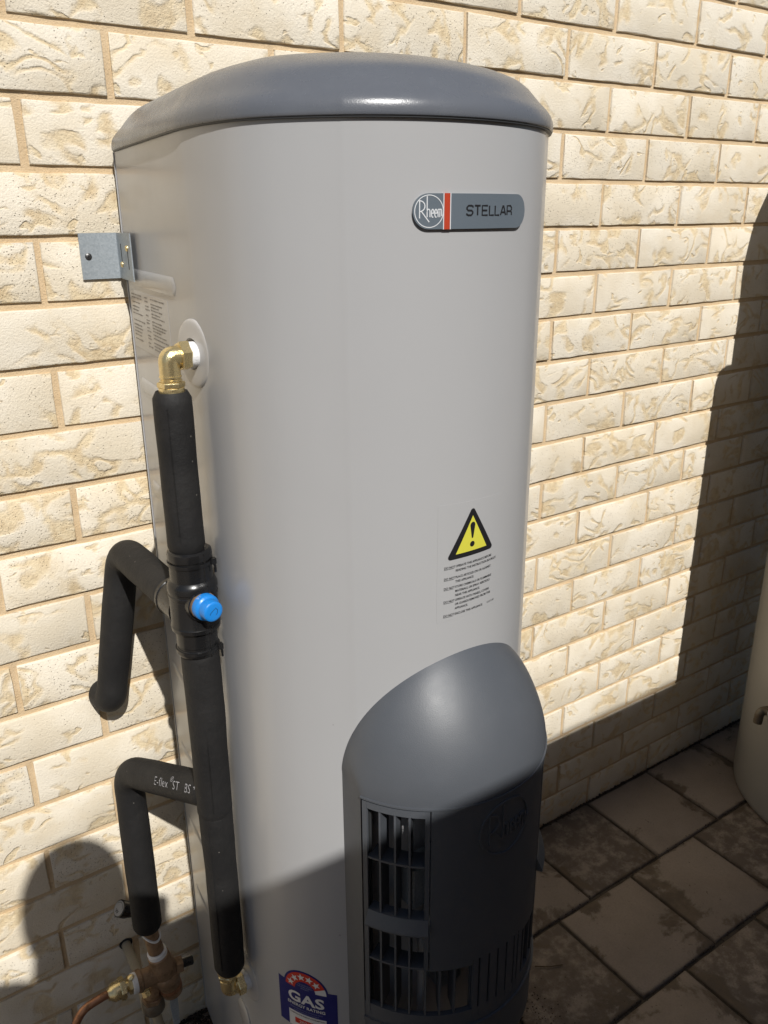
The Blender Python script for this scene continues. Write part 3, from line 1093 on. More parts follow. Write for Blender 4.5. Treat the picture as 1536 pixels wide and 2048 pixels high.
def cpatch(mb, f0, f1, z0, z1, r0, r1, z0b=None):
    """solid piece of curved wall; z0b gives another lower edge at f1"""
    n = max(1, int(abs(f1 - f0) / 3))
    rows = []
    for i in range(n + 1):
        t = i / n; f = f0 + (f1 - f0) * t
        za = z0 if z0b is None else z0 + (z0b - z0) * t
        rows.append([ring(f, za, r0), ring(f, za, r1), ring(f, z1, r1), ring(f, z1, r0)])
    k = len(mb.v); n4 = len(rows)
    mb.grid(rows, True)
    mb.f.append((k, k + 1, k + 2, k + 3)); e = k + 4 * (n4 - 1); mb.f.append((e + 3, e + 2, e + 1, e))
    return mb
RI, RO = KR - 3.5, KR
ZB = 532.0
for sg in (-1, 1):
    mb = MB()
    lo, hi = (-65.3, -63) if sg < 0 else (63, 65.3)
    cpatch(mb, lo, hi, ZB, ZS - 4.6, RI, RO)                      # outer stile
    a, b = (-62.9, -34.8) if sg < 0 else (34.8, 62.9)
    cpatch(mb, a, b, 846.5, ZS - 4.6, RI, RO + 0.02)               # head
    a, b = (-36.8, -34.8) if sg < 0 else (34.8, 36.8)
    cpatch(mb, a, b, 622, 846.4, RI, RO + 0.02)                    # inner stile
    obj('grille_frame', mb, M['shroud'], cover, angle=30)
    for f in (57, 50, 43.5):
        mb = MB(); cpatch(mb, sg * f - 0.45, sg * f + 0.45, 547, 846.3, KR - 26, KR - 1.2)
        obj('grille_slat', mb, M['shroud'], cover, smooth=False)
    for f in (36.0, 29.2, 22.2):
        mb = MB(); cpatch(mb, sg * f - 0.45, sg * f + 0.45, 547, 621.5, KR - 26, KR - 1.2)
        obj('grille_slat', mb, M['shroud'], cover, smooth=False)
    for z, f0 in ((777, 37.0), (623, 13.8)):
        mb = MB(); a, b = sorted((sg * f0, sg * 62.95)); cpatch(mb, a, b, z - 1.3, z + 1.3, KR - 24, KR - 0.6)
        obj('grille_bar', mb, M['shroud'], cover, angle=30)
    # sloping hood between the two grille windows
    mb = MB(); rws = []
    f0, f1 = sorted((sg * 35.0, sg * 63.0))
    for i in range(13):
        f = f0 + (f1 - f0) * i / 12
        rws.append([ring(f, 701, KR - 14), ring(f, 700, KR + 0.4), ring(f, 684, KR + 8.5), ring(f, 681.5, KR + 8.2), ring(f, 681.5, KR - 14)])
    mb.grid(rws, True); k0 = len(mb.v) - 65
    mb.f.append((k0, k0 + 1, k0 + 2, k0 + 3, k0 + 4)); mb.f.append(tuple(len(mb.v) - 1 - i for i in range(5)))
    obj('grille_hood', mb, M['shroud'], cover, angle=25)
# front panel
mb = MB()
cpatch(mb, -34.2, 34.2, 627, ZS - 3.6, RI - 1, RO - 0.3)
cpatch(mb, -34.2, -13.4, 620, 627, RI - 1, RO - 0.3)
cpatch(mb, 19.4, 34.2, 620, 627, RI - 1, RO - 0.3)
panel = obj('front_panel', mb, M['shroud'], cover, angle=30)
# slotted section between the two low windows
mb = MB()
edges = [-13.2, -9.9, -4.6, 0.7, 6.4, 12.2, 15.4, 19.2]
for i in range(len(edges) - 1):
    a = edges[i] + (0.55 if i else 0); b = edges[i + 1] - (0.55 if i < len(edges) - 2 else 0)
    cpatch(mb, a, b, ZB, 626.9, RI - 1, RO - 0.3)
cpatch(mb, -13.2, 19.2, ZB, 626.8, RI - 9, RI - 4)
obj('slotted_panel', mb, M['shroud'], cover, angle=30)
mb = MB(); cpatch(mb, -66, 66, ZB - 10, 546, RI - 4, RO - 0.6)
cpatch(mb, -66, 66, ZB - 16, ZB - 10, RI - 4, RO + 2.2)
obj('bottom_rail', mb, M['shroud'], cover, angle=30)
mb = MB(); cpatch(mb, -66, 66, 449, ZB - 16, RI - 4, RO - 0.4)
obj('cover_skirt', mb, M['shroud'], cover, angle=30)
# dark strips added behind the open joints so the sunlit body stays hidden
mb = MB(); cpatch(mb, -67.5, -63.4, 520, ZS - 1, RI - 9, RI - 5)
obj('joint_light_block', mb, M['lip'], cover, angle=30)
mb = MB(); cpatch(mb, 63.4, 67.5, 520, ZS - 1, RI - 9, RI - 5)
obj('joint_light_block', mb, M['lip'], cover, angle=30)
# raised bead under the shoulder
mb = MB(); cpatch(mb, -66, 66, ZS - 2.0, ZS + 0.4, RI, RO + 1.5)
obj('shoulder_bead', mb, M['shroud'], cover, angle=30)
# moulded emblem on the front panel
def mould(paths, w, r0, r1):
    mb_ = MB()
    for p in paths:
        v, f = stroke2d([p], w)
        n = len(v) // 2
        fn = lambda x, z, r: ring(math.degrees(x / KR), z, r)
        rows = [[fn(*v[2 * i], r0), fn(*v[2 * i], r1), fn(*v[2 * i + 1], r1), fn(*v[2 * i + 1], r0)] for i in range(n)]
        mb_.grid(rows, True, True, True)
    return mb_
pth = rheem(3.6, 813, 37.0) + [arcpts(3.6, 813, 37.0, 37.0, 0, 360, 48)]
obj('panel_emblem', mould(pth, 2.3, RO - 0.4, RO + 1.9), M['shroud'], panel, angle=50)
# gas controls seen through the grille
mb = MB(); mb.box(190, 330, -590, -562, 700, 760); mb.box(225, 262, -600, -562, 560, 690)
obj('gas_control', mb, M['galv'], cover, smooth=False, bevel=3)
mb = MB(); mb.tube(fillet([(215, -575, 470), (215, -575, 640), (255, -575, 700), (255, -575, 850)], 20), 5, 12)
obj('gas_tube', mb, M['white'], cover)

# ================================================================== WALL BRACKET
br = thing('wall_bracket', 'galvanised steel angle bracket screwed to the bricks and the side of the water heater', 'bracket', (80, -2, 1400))
mb = MB()
T_ = 1.6
y0 = -2.0
side_pts = [(109.5, y0 - T_)]
# plate on the wall and leg along the heater as one folded strip (plan), extruded in z
pl_in = [(53.5, y0), (104, y0), (106.2, y0 - 0.8), (107, y0 - 3)]
leg = [Vector((107, y0 - 3)), Vector((104.2, -22)), Vector((96.4, -92))]
outer = pl_in + [(leg[1].x, leg[1].y), (leg[2].x, leg[2].y)]
inner = [(53.5, y0 - T_), (102.6, y0 - T_), (104.4, y0 - 2.4), (105.2, y0 - 4), (leg[1].x - T_, leg[1].y), (leg[2].x - T_, leg[2].y)]
rg = outer + inner[::-1]
mb.grid([[(x, y, z) for x, y in rg] for z in (1401.5, 1462)], True, True, True)
plate_b = obj('bracket_plate', mb, M['galv'], br, angle=30)
mb = MB()
mb.lathe((64, -3.4, 1431.5), (0, -1, 0), [(0, 4.8), (1.2, 4.4), (2.3, 2.6), (2.5, 0.2)], 20)
sc = obj('screw', mb, M['screw'], br)
mb = MB()
for a in (0.5, 0.5 + math.pi / 2):
    dx, dz = math.cos(a) * 2.6, math.sin(a) * 2.6
    px, pz = -math.sin(a) * .45, math.cos(a) * .45
    mb.add([(64 - dx - px, -6.0, 1431.5 - dz - pz), (64 + dx - px, -6.0, 1431.5 + dz - pz), (64 + dx + px, -6.0, 1431.5 + dz + pz), (64 - dx + px, -6.0, 1431.5 - dz + pz)], [(0, 1, 2, 3)])
obj('screw_slot', mb, M['black'], sc, smooth=False)
for y, z, z0, z1 in ((-30, 1421, 1422, 1448), (-72, 1443, 1416, 1444)):
    lx = 104.2 - T_ + (y + 22) * 7.8 / 70
    mb = MB(); mb.box(lx - 0.25, lx - 0.1, y - 1.3, y + 1.3, z0, z1)
    obj('bracket_slot', mb, M['dark'], br, smooth=False)
    mb = MB(); mb.lathe((lx - 0.2, y, z), (-1, 0, 0), [(0, 4.0), (1.4, 3.8), (2.6, 2.4), (2.8, .2)], 16)
    obj('screw', mb, M['brass'], br)

# ================================================================== RISER PIPE WITH VALVE
PX, PY = 46.5, -335.0
riser = thing('riser_pipe', 'upright black foam lagged pipe with brass elbows and blue capped valve on the heater side', 'pipe', (PX, PY, 430))
def hexnut(origin, axis, length, r):
    o = Vector(origin); a = Vector(axis).normalized()
    up = Vector((0, 0, 1)) if abs(a.z) < .9 else Vector((0, 1, 0))
    u = a.cross(up).normalized(); w = a.cross(u)
    m_ = MB(); ch = 1.0
    rws = [[o + a * d + (u * math.cos(math.pi / 3 * j + .3) + w * math.sin(math.pi / 3 * j + .3)) * rr_ for j in range(6)] for d, rr_ in ((0, r - ch), (ch, r), (length - ch, r), (length, r - ch))]
    m_.grid(rws, True, True, True)
    return m_
def elbow(zc, down):
    """brass elbow between the heater socket and the riser"""
    sg = -1 if down else 1
    mb = MB()
    path = fillet([(70, PY, zc), (PX, PY, zc), (PX, PY, zc + sg * 22)], 6, 6)
    mb.tube(path, [11.5] * len(path), 24)
    e = obj('brass_elbow', mb, M['brass'], riser, angle=40)
    obj('hex_nut', hexnut((69, PY, zc), (-1, 0, 0), 11, 16.5), M['brass'], e, angle=20)
    mb = MB(); mb.lathe((80, PY, zc), (-1, 0, 0), [(-2, 12.5), (2, 14.2), (10, 14.4), (14.6, 13.8)], 28)
    obj('thread_tape', mb, M['tape'], e)
    mb = MB()
    z1 = zc + sg * 22
    mb.lathe((PX, PY, z1), (0, 0, sg), [(-2, 12.2), (0, 12.2), (.6, 11), (1.8, 11), (2.4, 12.3), (3.6, 12.3), (4.2, 11), (5, 11)], 28)
    obj('elbow_thread', mb, M['brass'], e, angle=30)
    obj('hex_nut', hexnut((PX, PY, z1 + sg * 4.8), (0, 0, sg), 6.2, 15.2), M['brass'], e, angle=20)
    mb = MB(); mb.lathe((PX, PY, z1 + sg * 10.8), (0, 0, sg), [(0, 13.4), (.8, 14.1), (7, 14.1), (8, 13.2), (8, 8)], 28)
    obj('compression_ring', mb, M['brass'], e, angle=30)
    return e
e = elbow(1339, True)
# raised letters cast in the elbow
mb = MB()
put(mb, text2d('DR', 5.2, 'CENTER', 1.0, 0, 1, .02), lambda x, z: (PX + x * 0.83 + 1, PY - 11.4 - x * 0.0 + 0.05 * x * x, z), 0, 1335.5)
obj('cast_letters', mb, M['brass'], e, smooth=False, recalc=False)
elbow(424, False)
def slit(path, r, ang, name_parent, trim=14):
    """the glued slit along a length of foam, a low welt"""
    P = densify(path, 8)
    m_ = MB()
    n = len(P); T = [(P[min(i + 1, n - 1)] - P[max(i - 1, 0)]).normalized() for i in range(n)]
    up = Vector((0, 0, 1)) if abs(T[0].z) < 0.9 else Vector((0, 1, 0))
    u = T[0].cross(up).normalized(); rows = []
    for i in range(2, n - 2):
        u = (u - T[i] * u.dot(T[i])).normalized(); w = T[i].cross(u)
        row = []
        for da, dr in ((-.07, -.8), (-.025, .35), (0, -.25), (.025, .3), (.07, -.8)):
            a = ang + da
            row.append(P[i] + (u * math.cos(a) + w * math.sin(a)) * (r + dr))
        rows.append(row)
    m_.grid(rows)
    return obj('foam_slit', m_, M['foam'], name_parent, angle=60)

def lag(path, r, seg=32, end0=True, end1=True, wob=0.5, seed=0):
    """foam lagging: softly uneven, rolled in ends"""
    P = densify(path, 7)
    rr_ = random.Random(seed)
    ph = [rr_.uniform(0, 6) for _ in range(3)]
    n = len(P)
    L = [0]
    for a, b in zip(P, P[1:]): L.append(L[-1] + (b - a).length)
    R = []
    for i in range(n):
        x = L[i]
        q = r + wob * (math.sin(x / 31 + ph[0]) * .5 + math.sin(x / 13 + ph[1]) * .3 + math.sin(x / 67 + ph[2]) * .6)
        for flag, d in ((end0, x), (end1, L[-1] - x)):
            if flag and d < 9: q -= 3.2 * (1 - d / 9) ** 2
        R.append(q)
    m_ = MB()
    if end0:
        m_.tube([P[0] + (P[1] - P[0]).normalized() * 4, P[0]] + P[1:], [r * .55, R[0] - .6] + R[1:], seg, True)
    else:
        m_.tube(P, R, seg, True)
    return m_
obj('pipe_lagging', lag([(46, PY, 1302), (46, PY, 1206), (46.5, PY, 1114)], 21.5, seed=1), M['foam'], riser, angle=60)
mb = MB(); mb.tube([(PX, PY, 1316), (PX, PY, 1286)], 9.5, 20)
obj('copper_pipe', mb, M['copper'], riser)
obj('pipe_lagging', lag([(50.5, PY, 988), (51.5, PY, 894), (51.5, PY + 2, 733)], 23.2, seed=2), M['foam'], riser, angle=60)
obj('pipe_lagging', lag([(51.8, PY + 2, 749), (52.5, PY + 2, 632), (51.0, PY, 462)], 22.0, seed=3), M['foam'], riser, angle=60)
for _p, _r, _a in (([(46, PY, 1302), (46, PY, 1206), (46.5, PY, 1114)], 21.6, 2.2), ([(50.5, PY, 988), (51.5, PY, 894), (51.5, PY + 2, 733)], 23.3, 2.0), ([(51.8, PY + 2, 733), (52.5, PY + 2, 632), (51.0, PY, 462)], 22.1, 2.45)):
    slit(_p, _r, _a, riser)
# two-part black plastic shell round the mixing valve
VZ = 1040.0
mb = MB()
ax0 = (46.0, PY, 0)
mb.lathe((49, PY, -5), (0.0, 0, 1), [(985, 22.5), (986, 24.6), (989, 25.6), (994, 25.6), (995, 24.2), (998, 24.2), (999, 24.8), (1018, 24.8), (1019, 27.5), (1020, 29.4), (1025, 29.8), (1026.5, 29.0), (1029, 29.0), (1030, 28.6),
          (1062, 28.6), (1063, 29.4), (1066, 29.6), (1067, 28.6), (1070, 28.6), (1071, 29.8), (1077, 29.8), (1081, 28.2), (1084, 25.4), (1103, 25.0), (1104, 25.9), (1106, 25.9), (1107, 24.6), (1109, 24.6), (1110, 26.2), (1116, 26.2), (1119, 25.6), (1121, 22.5)], 40)
shell = obj('valve_shell', mb, M['rubber'], riser, angle=28)
# seam down the shell
mb = MB()
def shell_ridge(z0, z1, r, w, a):
    u = Vector((math.cos(a), math.sin(a), 0)); t = Vector((-u.y, u.x, 0))
    c = Vector((49, PY, -5))
    return [c + u * (r - 1) - t * w + Vector((0, 0, z0)), c + u * (r + .7) - t * w * .4 + Vector((0, 0, z0)), c + u * (r + .7) + t * w * .4 + Vector((0, 0, z0)), c + u * (r - 1) + t * w + Vector((0, 0, z0))], \
           [c + u * (r - 1) - t * w + Vector((0, 0, z1)), c + u * (r + .7) - t * w * .4 + Vector((0, 0, z1)), c + u * (r + .7) + t * w * .4 + Vector((0, 0, z1)), c + u * (r - 1) + t * w + Vector((0, 0, z1))]
for z0, z1, r in ((986, 996, 25.4), (998, 1018, 24.8), (1019, 1028, 29.5), (1062, 1080, 29.3), (1084, 1104, 25.2), (1104, 1119, 26.0)):
    a_, b_ = shell_ridge(z0, z1, r, 1.2, math.radians(-72))
    mb = MB(); mb.grid([a_, b_], True, True, True)
    obj('shell_seam', mb, M['rubber'], shell, angle=30)
for z in (1100, 987):
    mb = MB()
    rw = []
    for j in range(33):
        a = 2 * math.pi * j / 32
        rw.append([(49 + r * math.cos(a), PY + r * math.sin(a), zz) for r, zz in ((25, z - 2.2), (26.7, z - 2.2), (26.7, z + 2.2), (25, z + 2.2))])
    mb.grid(rw, True)
    a = math.radians(-38)
    hx, hy = 49 + 27.5 * math.cos(a), PY + 27.5 * math.sin(a)
    mb.box(hx - 3.2, hx + 3.2, hy - 3.2, hy + 3.2, z - 3.2, z + 3.6)
    mb.tube([(hx, hy, z), (hx + 1.5, hy - 2, z - 6), (hx + 2, hy - 1, z - 14)], [1.8, 1.6, 1.3], 8)
    obj('cable_tie', mb, M['rubber'], riser, angle=40)
# valve body showing round the cap, then the blue cap
CD = Vector((0.13, -0.985, 0.0)).normalized()
c0 = Vector((49, PY - 19, 1052))
mb = MB(); mb.lathe(c0, CD, [(0, 19.5), (8.2, 19.5), (8.3, 18.0), (5.5, 17.5)], 32, True, False)
obj('cap_collar', mb, M['rubber'], shell, angle=30)
mb = MB(); mb.lathe(c0, CD, [(4, 16.6), (10.5, 16.6)], 32)
obj('valve_neck', mb, M['dullbrass'], riser, angle=30)
c1 = c0 + CD * 10
mb = MB(); mb.lathe(c1, CD, [(0, 15.0), (.4, 16.0), (7.5, 16.0), (9, 15.2), (10, 13.6), (11, 12.9), (20, 12.5), (21.6, 12.0), (22.6, 10.8), (23, 9.0), (23, .1)], 40)
cap = obj('valve_cap', mb, M['blue'], riser, angle=32)
cu_ax = CD.cross(Vector((0, 0, 1))).normalized() * -1
cv_ax = Vector((0, 0, 1)) - CD * CD.z; cv_ax.normalize()
if cu_ax.x < 0: cu_ax = -cu_ax
fnc = lambda x, y: c1 + CD * 23.2 + cu_ax * x + cv_ax * y
mb = MB(); put(mb, stroke2d([[(-5.5, -2.5), (-4.2, 0), (-1.5, 2), (1.5, 3.8), (2.6, 5), (3.2, 3.2), (4.6, 2.2), (4.6, -1.2), (2.6, -4.2)]], 0.6), fnc)
obj('cap_scratch', mb, M['black'], cap, smooth=False, recalc=False)
# pale arrow printed on the skirt of the cap
mb = MB()
def skirt(x, y):
    a = math.radians(x)
    return c1 + CD * y + (cu_ax * math.cos(a) + cv_ax * math.sin(a)) * 16.15
put(mb, stroke2d([[(118, 2), (124, 5), (121, 6.5)], [(128, 2), (122, 4.5)], [(112, 1.5), (112, 6)]], 0.9), lambda x, y: skirt(x, y))
obj('cap_print', mb, M['white'], cap, smooth=False, recalc=False)

# ================================================================== LAGGED PIPES GOING INTO THE WALL
# from the valve, level towards the wall, then down and into the bricks
pA = fillet([(48, PY + 26, 1028), (46, -60, 1021), (5, -42, 770), (1, -1, 768)], [44, 24], 10)
p1 = thing('lagged_pipe', 'black foam lagged pipe from the blue capped valve bending down into the bricks', 'pipe', (10, -50, 730), 'black lagged pipes on the left')
obj('pipe_lagging', lag([Vector((48, PY + 70, 1027))] + pA[1:], 23.6, seed=5), M['foam'], p1, angle=60)
mb = MB(); mb.lathe((48.3, PY + 22, 1028), (0, 1, -0.025), [(0, 24.6), (42, 24.6), (43, 25.8), (47, 25.8), (48, 24.4), (52, 24.6), (53, 23.2)], 32)
obj('pipe_sleeve', mb, M['rubber'], p1, angle=30)
mb = MB(); mb.tube([pA[0], pA[0] + Vector((.05, 60, -2))], 20, 24)
obj('pipe_core', mb, M['foam'], p1)
# lower feed: riser to the brass valve
pB = fillet([(50, PY + 6, 767), (-3, -118, 690), (-7, -130, 394)], [46], 14)
p2 = thing('lagged_pipe', 'black foam lagged pipe marked E-flex bending from the riser down to the brass valve', 'pipe', (-8, -130, 375), 'black lagged pipes on the left')
obj('pipe_lagging', lag(pB, 22.8, seed=9), M['foam'], p2, angle=60)
# print on the straight upper run
a_, b_ = Vector((50, PY + 6, 767)), Vector((-3, -118, 690))
tdir = (a_ - b_).normalized()
mid_c = b_.lerp(a_, 0.5)
vdir = (CAM / MM - mid_c); vdir = (vdir - tdir * vdir.dot(tdir)).normalized()
udir = tdir.cross(vdir); 
if udir.z < 0: udir = -udir
vdir = vdir
def on_pipe(x, y, r=23.75):
    a = y / r
    return b_ + tdir * x + (vdir * math.cos(a) + udir * math.sin(a)) * r
mb = MB()
put(mb, text2d('E-flex', 11.5, 'LEFT', 0.95, 0, 1.08, -0.012), on_pipe, 122, -10) 
put(mb, text2d('®', 7, 'LEFT', 1.0, 0, 1, -0.008), on_pipe, 164, -1) 
put(mb, text2d('ST', 11.5, 'LEFT', 0.95, 0, 1.05, -0.012), on_pipe, 172, -10) 
put(mb, text2d('BS', 11.5, 'LEFT', 0.95, 0, 1.05, -0.012), on_pipe, 202, -10) 
put(mb, text2d('4', 7, 'LEFT', 0.9, 0, 1.0, -0.008), on_pipe, 224, -4) 
LETTER = obj('pipe_print', mb, M['paleink'], p2, smooth=False, recalc=False)

# ================================================================== COLD WATER VALVE AT THE BOTTOM LEFT
VY = -130.0
val = thing('cold_water_valve', 'bronze pressure valve with brass nuts and copper tube under the lower lagged pipe', 'valve', (5, VY, 180))
axv = (Vector((20, VY - 4, 232)) - Vector((0, VY, 345))).normalized()
top = Vector((-4, VY, 374))
mb = MB(); mb.tube([(-6, VY, 412), tuple(top), (1, VY, 340)], [12.5, 12.5, 13], 24)
obj('valve_neck', mb, M['dullbrass'], val)
mb = MB()
rw = []
for j in range(25):
    a = 2 * math.pi * j / 24
    zz = 374 + 4 * math.sin(a * 2 + 1) - 3 * math.cos(a)
    rw.append([(-3 + r * math.cos(a), VY + r * math.sin(a), zz + dz) for r, dz in ((13, -2), (15, -1.6), (15.2, 1.4), (13, 2))])
mb.grid(rw, True)
obj('thread_tape', mb, M['tape'], val)
cB = Vector((1.5, VY, 338))
mb = MB(); mb.lathe(cB, axv, [(0, 14.2), (1, 15.8), (8, 16.0), (9, 15)], 28)
obj('thread_tape', mb, M['tape'], val)
mb = MB(); mb.lathe(cB + axv * 8, axv, [(0, 15), (2, 17.5), (14, 18.5), (24, 21.5), (36, 22.0), (40, 20.5), (44, 20.0), (46, 21.5), (58, 21.5), (60, 20), (68, 19), (72, 18.2), (84, 18.2), (92, 17), (93, 11), (88, 10.5)], 32)
bodyv = obj('valve_body', mb, M['dullbrass'], val, angle=40)
mb = MB()
mb.lathe(cB + axv * 82, axv, [(0, 18.9), (8, 18.9)], 32)
obj('maker_band', mb, M['copper'], bodyv)
bc = cB + axv * 46
mb = MB(); mb.lathe(bc, (-1, 0, 0.06), [(0, 16), (30, 15.5), (38, 16.5), (40, 18.5), (46, 18.5), (47, 15)], 28)
obj('side_branch', mb, M['dullbrass'], val, angle=35)
bd = Vector((-1, 0, 0.06)).normalized()
mb = MB(); mb.lathe(bc + bd * 46, bd, [(0, 15), (1, 16.4), (8, 16.6), (9, 14.5)], 28)
obj('thread_tape', mb, M['tape'], val)
obj('hex_nut', hexnut(bc + bd * 54, bd, 7, 14.5), M['brass'], val, angle=20)
mb = MB(); mb.lathe(bc + bd * 60, bd, [(0, 9.5), (7, 9.5)], 24)
obj('nipple', mb, M['brass'], val)
obj('hex_nut', hexnut(bc + bd * 66, bd, 8.5, 18.5), M['brass'], val, angle=20)
mb = MB(); mb.lathe(bc + bd * 74, bd, [(0, 15.5), (10, 15), (15, 12), (18, 9.5), (20, 9.2)], 28)
obj('brass_cone', mb, M['brass'], val, angle=40)
e0 = bc + bd * 90
cop = [e0, e0 + Vector((-14, 0, 1)), e0 + Vector((-46, 2, -12)), e0 + Vector((-66, 6, -62)), e0 + Vector((-70, 10, -150)), Vector((e0.x - 70, VY + 12, 2))]
cpts = []
for i in range(len(cop) - 1):
    p_ = [cop[max(i - 1, 0)], cop[i], cop[i + 1], cop[min(i + 2, len(cop) - 1)]]
    for k in range(8):
        t = k / 8
        cpts.append(0.5 * ((2 * p_[1]) + (-p_[0] + p_[2]) * t + (2 * p_[0] - 5 * p_[1] + 4 * p_[2] - p_[3]) * t * t + (-p_[0] + 3 * p_[1] - 3 * p_[2] + p_[3]) * t ** 3))
cpts.append(cop[-1])
mb = MB(); mb.tube(cpts, 6.6, 20)
obj('copper_tube', mb, M['copper'], val)
sd = Vector((1, -.05, -0.12)).normalized()
obj('hex_nut', hexnut(bc + sd * 18, sd, 12, 14.5), M['dullbrass'], val, angle=20)
mb = MB(); mb.lathe(bc + sd * 30, sd, [(0, 8), (18, 8), (19, 7), (19, .2)], 20)
obj('black_plug', mb, M['rubber'], val, angle=30)
# easing lever
le0 = cB + axv * 98
lvd = (Vector((16, VY - 16, 176)) - le0)
mb = MB()
w_ = Vector((1, 0, 0.1))
pts_ = [le0 + Vector((0, -3, 4)), le0 + lvd * .45, le0 + lvd]
for q0, q1, w0, w1 in ((pts_[0], pts_[1], 5.5, 7), (pts_[1], pts_[2], 7, 5)):
    mb.add([q0 - w_ * w0, q0 + w_ * w0, q1 + w_ * w1, q1 - w_ * w1, q0 - w_ * w0 + Vector((0, 2.4, 0)), q0 + w_ * w0 + Vector((0, 2.4, 0)), q1 + w_ * w1 + Vector((0, 2.4, 0)), q1 - w_ * w1 + Vector((0, 2.4, 0))],
           [(0, 1, 2, 3), (7, 6, 5, 4), (0, 4, 5, 1), (1, 5, 6, 2), (2, 6, 7, 3), (3, 7, 4, 0)])
obj('easing_lever', mb, M['galv'], val, smooth=False, bevel=.6)
# lower outlet and its drain tube
lo = Vector((-14, VY + 6, 240))
mb = MB(); mb.tube([tuple(bc + Vector((-12, 4, -12))), tuple(lo)], [11, 12], 20)
obj('drain_branch', mb, M['dullbrass'], val)
obj('hex_nut', hexnut(lo + Vector((0, 0, 3)), (0.03, 0, -1), 10, 17.5), M['dullbrass'], val, angle=20)
mb = MB(); mb.lathe(lo + Vector((0, 0, -6)), (0.05, 0, -1), [(0, 16), (4, 18.5), (20, 18.5), (24, 16), (25, 10)], 28)
obj('drain_collar', mb, M['fitting'], val, angle=35)
mb = MB(); mb.tube([tuple(lo + Vector((1, 0, -28))), (-8, VY + 4, 170), (2, VY, 90), (4, VY, 1)], 8.2, 20)
obj('drain_tube', mb, M['cream'], val)
# little side screw of the branch
mb = MB(); mb.lathe(bc + bd * 46 + Vector((-6, 0, 12)), (-.5, -.3, .9), [(0, 5), (8, 5), (9, 3.5), (9, .2)], 12)
obj('brass_screw', mb, M['brass'], val)
mb = MB(); mb.lathe(bc + bd * 40 + Vector((4, -6, -20)), (.1, -.5, -.8), [(0, 7.5), (9, 7.5), (10, 6), (10, .2)], 6)
obj('brass_screw', mb, M['brass'], val, smooth=False)
# wall tap knob with pale disc
kd = Vector((-0.74, -0.06, 0.67)).normalized()
kc = Vector((-33, -60, 389))
mb = MB(); mb.lathe(kc, -kd, [(0, 12.6), (.8, 14.3), (14, 14.3), (20, 12), (26, 11), (27, 7)], 14)
kn = obj('tap_knob', mb, M['rubber'], val, angle=30)
mb = MB(); mb.lathe(kc + kd * 0.2, kd, [(-.5, 12.0), (0.35, 12.0), (0.5, 11.4), (0.5, .1)], 32)
kdisc = obj('knob_disc', mb, M['palegrey'], kn, angle=30)
ku = kd.cross(Vector((0, 0, 1))).normalized(); ku = -ku if ku.x < 0 else ku
kv = kd.cross(ku); kv = -kv if kv.z < 0 else kv
mb = MB(); put(mb, text2d('W', 5.5, 'CENTER', 1.1, 0, 1, .02), lambda x, y: kc + kd * 0.9 + ku * x + kv * y, 0, -8, 0)
put(mb, stroke2d([arcpts(0, 0, 9.6, 9.6, 20, 160, 14)], .8), lambda x, y: kc + kd * 0.9 + ku * x + kv * y)
obj('knob_print', mb, M['black'], kn, smooth=False, recalc=False)
mb = MB(); mb.tube([tuple(kc - kd * 26), tuple(kc - kd * 34), (-3, VY + 40, 356), (-2, VY + 8, 350)], 6, 12)
obj('knob_stem', mb, M['dullbrass'], val)

# cream conduit out of the wall
mb = MB(); mb.tube(fillet([(-18.2, 30, 249), (-18.6, -60, 243), (-22, -104, 236), (-22, -112, 200)], [26, 16], 6), 8.4, 20)
cond = obj('conduit', mb, M['cream'], None, angle=50)
tag(cond, 'thin cream plastic conduit poking out of a hole in the mortar beside the bronze valve', 'conduit')
mb = MB(); mb.lathe((-18.2, -0.6, 249), (0, 1, 0), [(0, 11.5), (1.6, 12.0), (3, 11)], 24)
obj('wall_hole', mb, M['dark'], cond)

# ================================================================== SECOND TANK AT THE RIGHT
TX, TY, TR = 1807.0, -399.0, 310.0
tank = thing('storage_tank', 'beige round storage tank standing in shade at the right edge beyond the heater', 'tank', (TX, TY, 0))
mb = MB(); mb.lathe((TX, TY, 0), (0, 0, 1), [(1, TR - 14), (3, TR - 6), (10, TR - 1), (24, TR), (400, TR), (900, TR), (1400, TR), (1640, TR)], 96, True, False)
obj('tank_body', mb, M['tank'], tank, angle=50)
mb = MB(); mb.lathe((TX, TY, 0), (0, 0, 1), [(1640, TR + 3), (1655, TR + 4), (1690, TR - 2), (1725, TR - 18), (1755, TR - 48), (1780, TR - 95), (1800, TR - 165), (1812, TR - 240), (1816, 6)], 96, False, True)
obj('tank_lid', mb, M['lid'], tank, angle=50)
def on_tank(a, z, off=0):
    return Vector((TX + (TR + off) * math.cos(a), TY + (TR + off) * math.sin(a), z))
ta = math.radians(157)
tv = obj('outlet_elbow', MB().tube(fillet([on_tank(ta, 314, -5), on_tank(ta, 314, 30), on_tank(ta, 282, 32)], 14, 8), 11, 20), M['fitting'], tank, angle=50)
mb = MB()
tdx = Vector((0.2, -1, 0)).normalized()
st = on_tank(ta, 316, 22)
mb.tube([st, st + tdx * 28], 9, 16)
obj('outlet_nipple', mb, M['fitting'], tv)
mb = MB()
for k in range(5):
    mb.lathe(st + tdx * (14 + k * 3.4), tdx, [(0, 9.3), (1.2, 10.5), (2.4, 9.3)], 20)
obj('thread_tape', mb, M['tape'], tv, angle=60)
mb = MB(); mb.tube([st + tdx * 26, st + tdx * 80], 11, 20)
obj('outlet_pipe', mb, M['fitting'], tv)
# its own lagged riser, which throws the stepped shadow on the bricks
obj('pipe_lagging', lag(fillet([(1535, -360, 1425), (1476, -345, 1425), (1476, -345, 330), (1535, -360, 330)], [34, 34], 8), 32, seed=21), M['foam'], tank, angle=60)

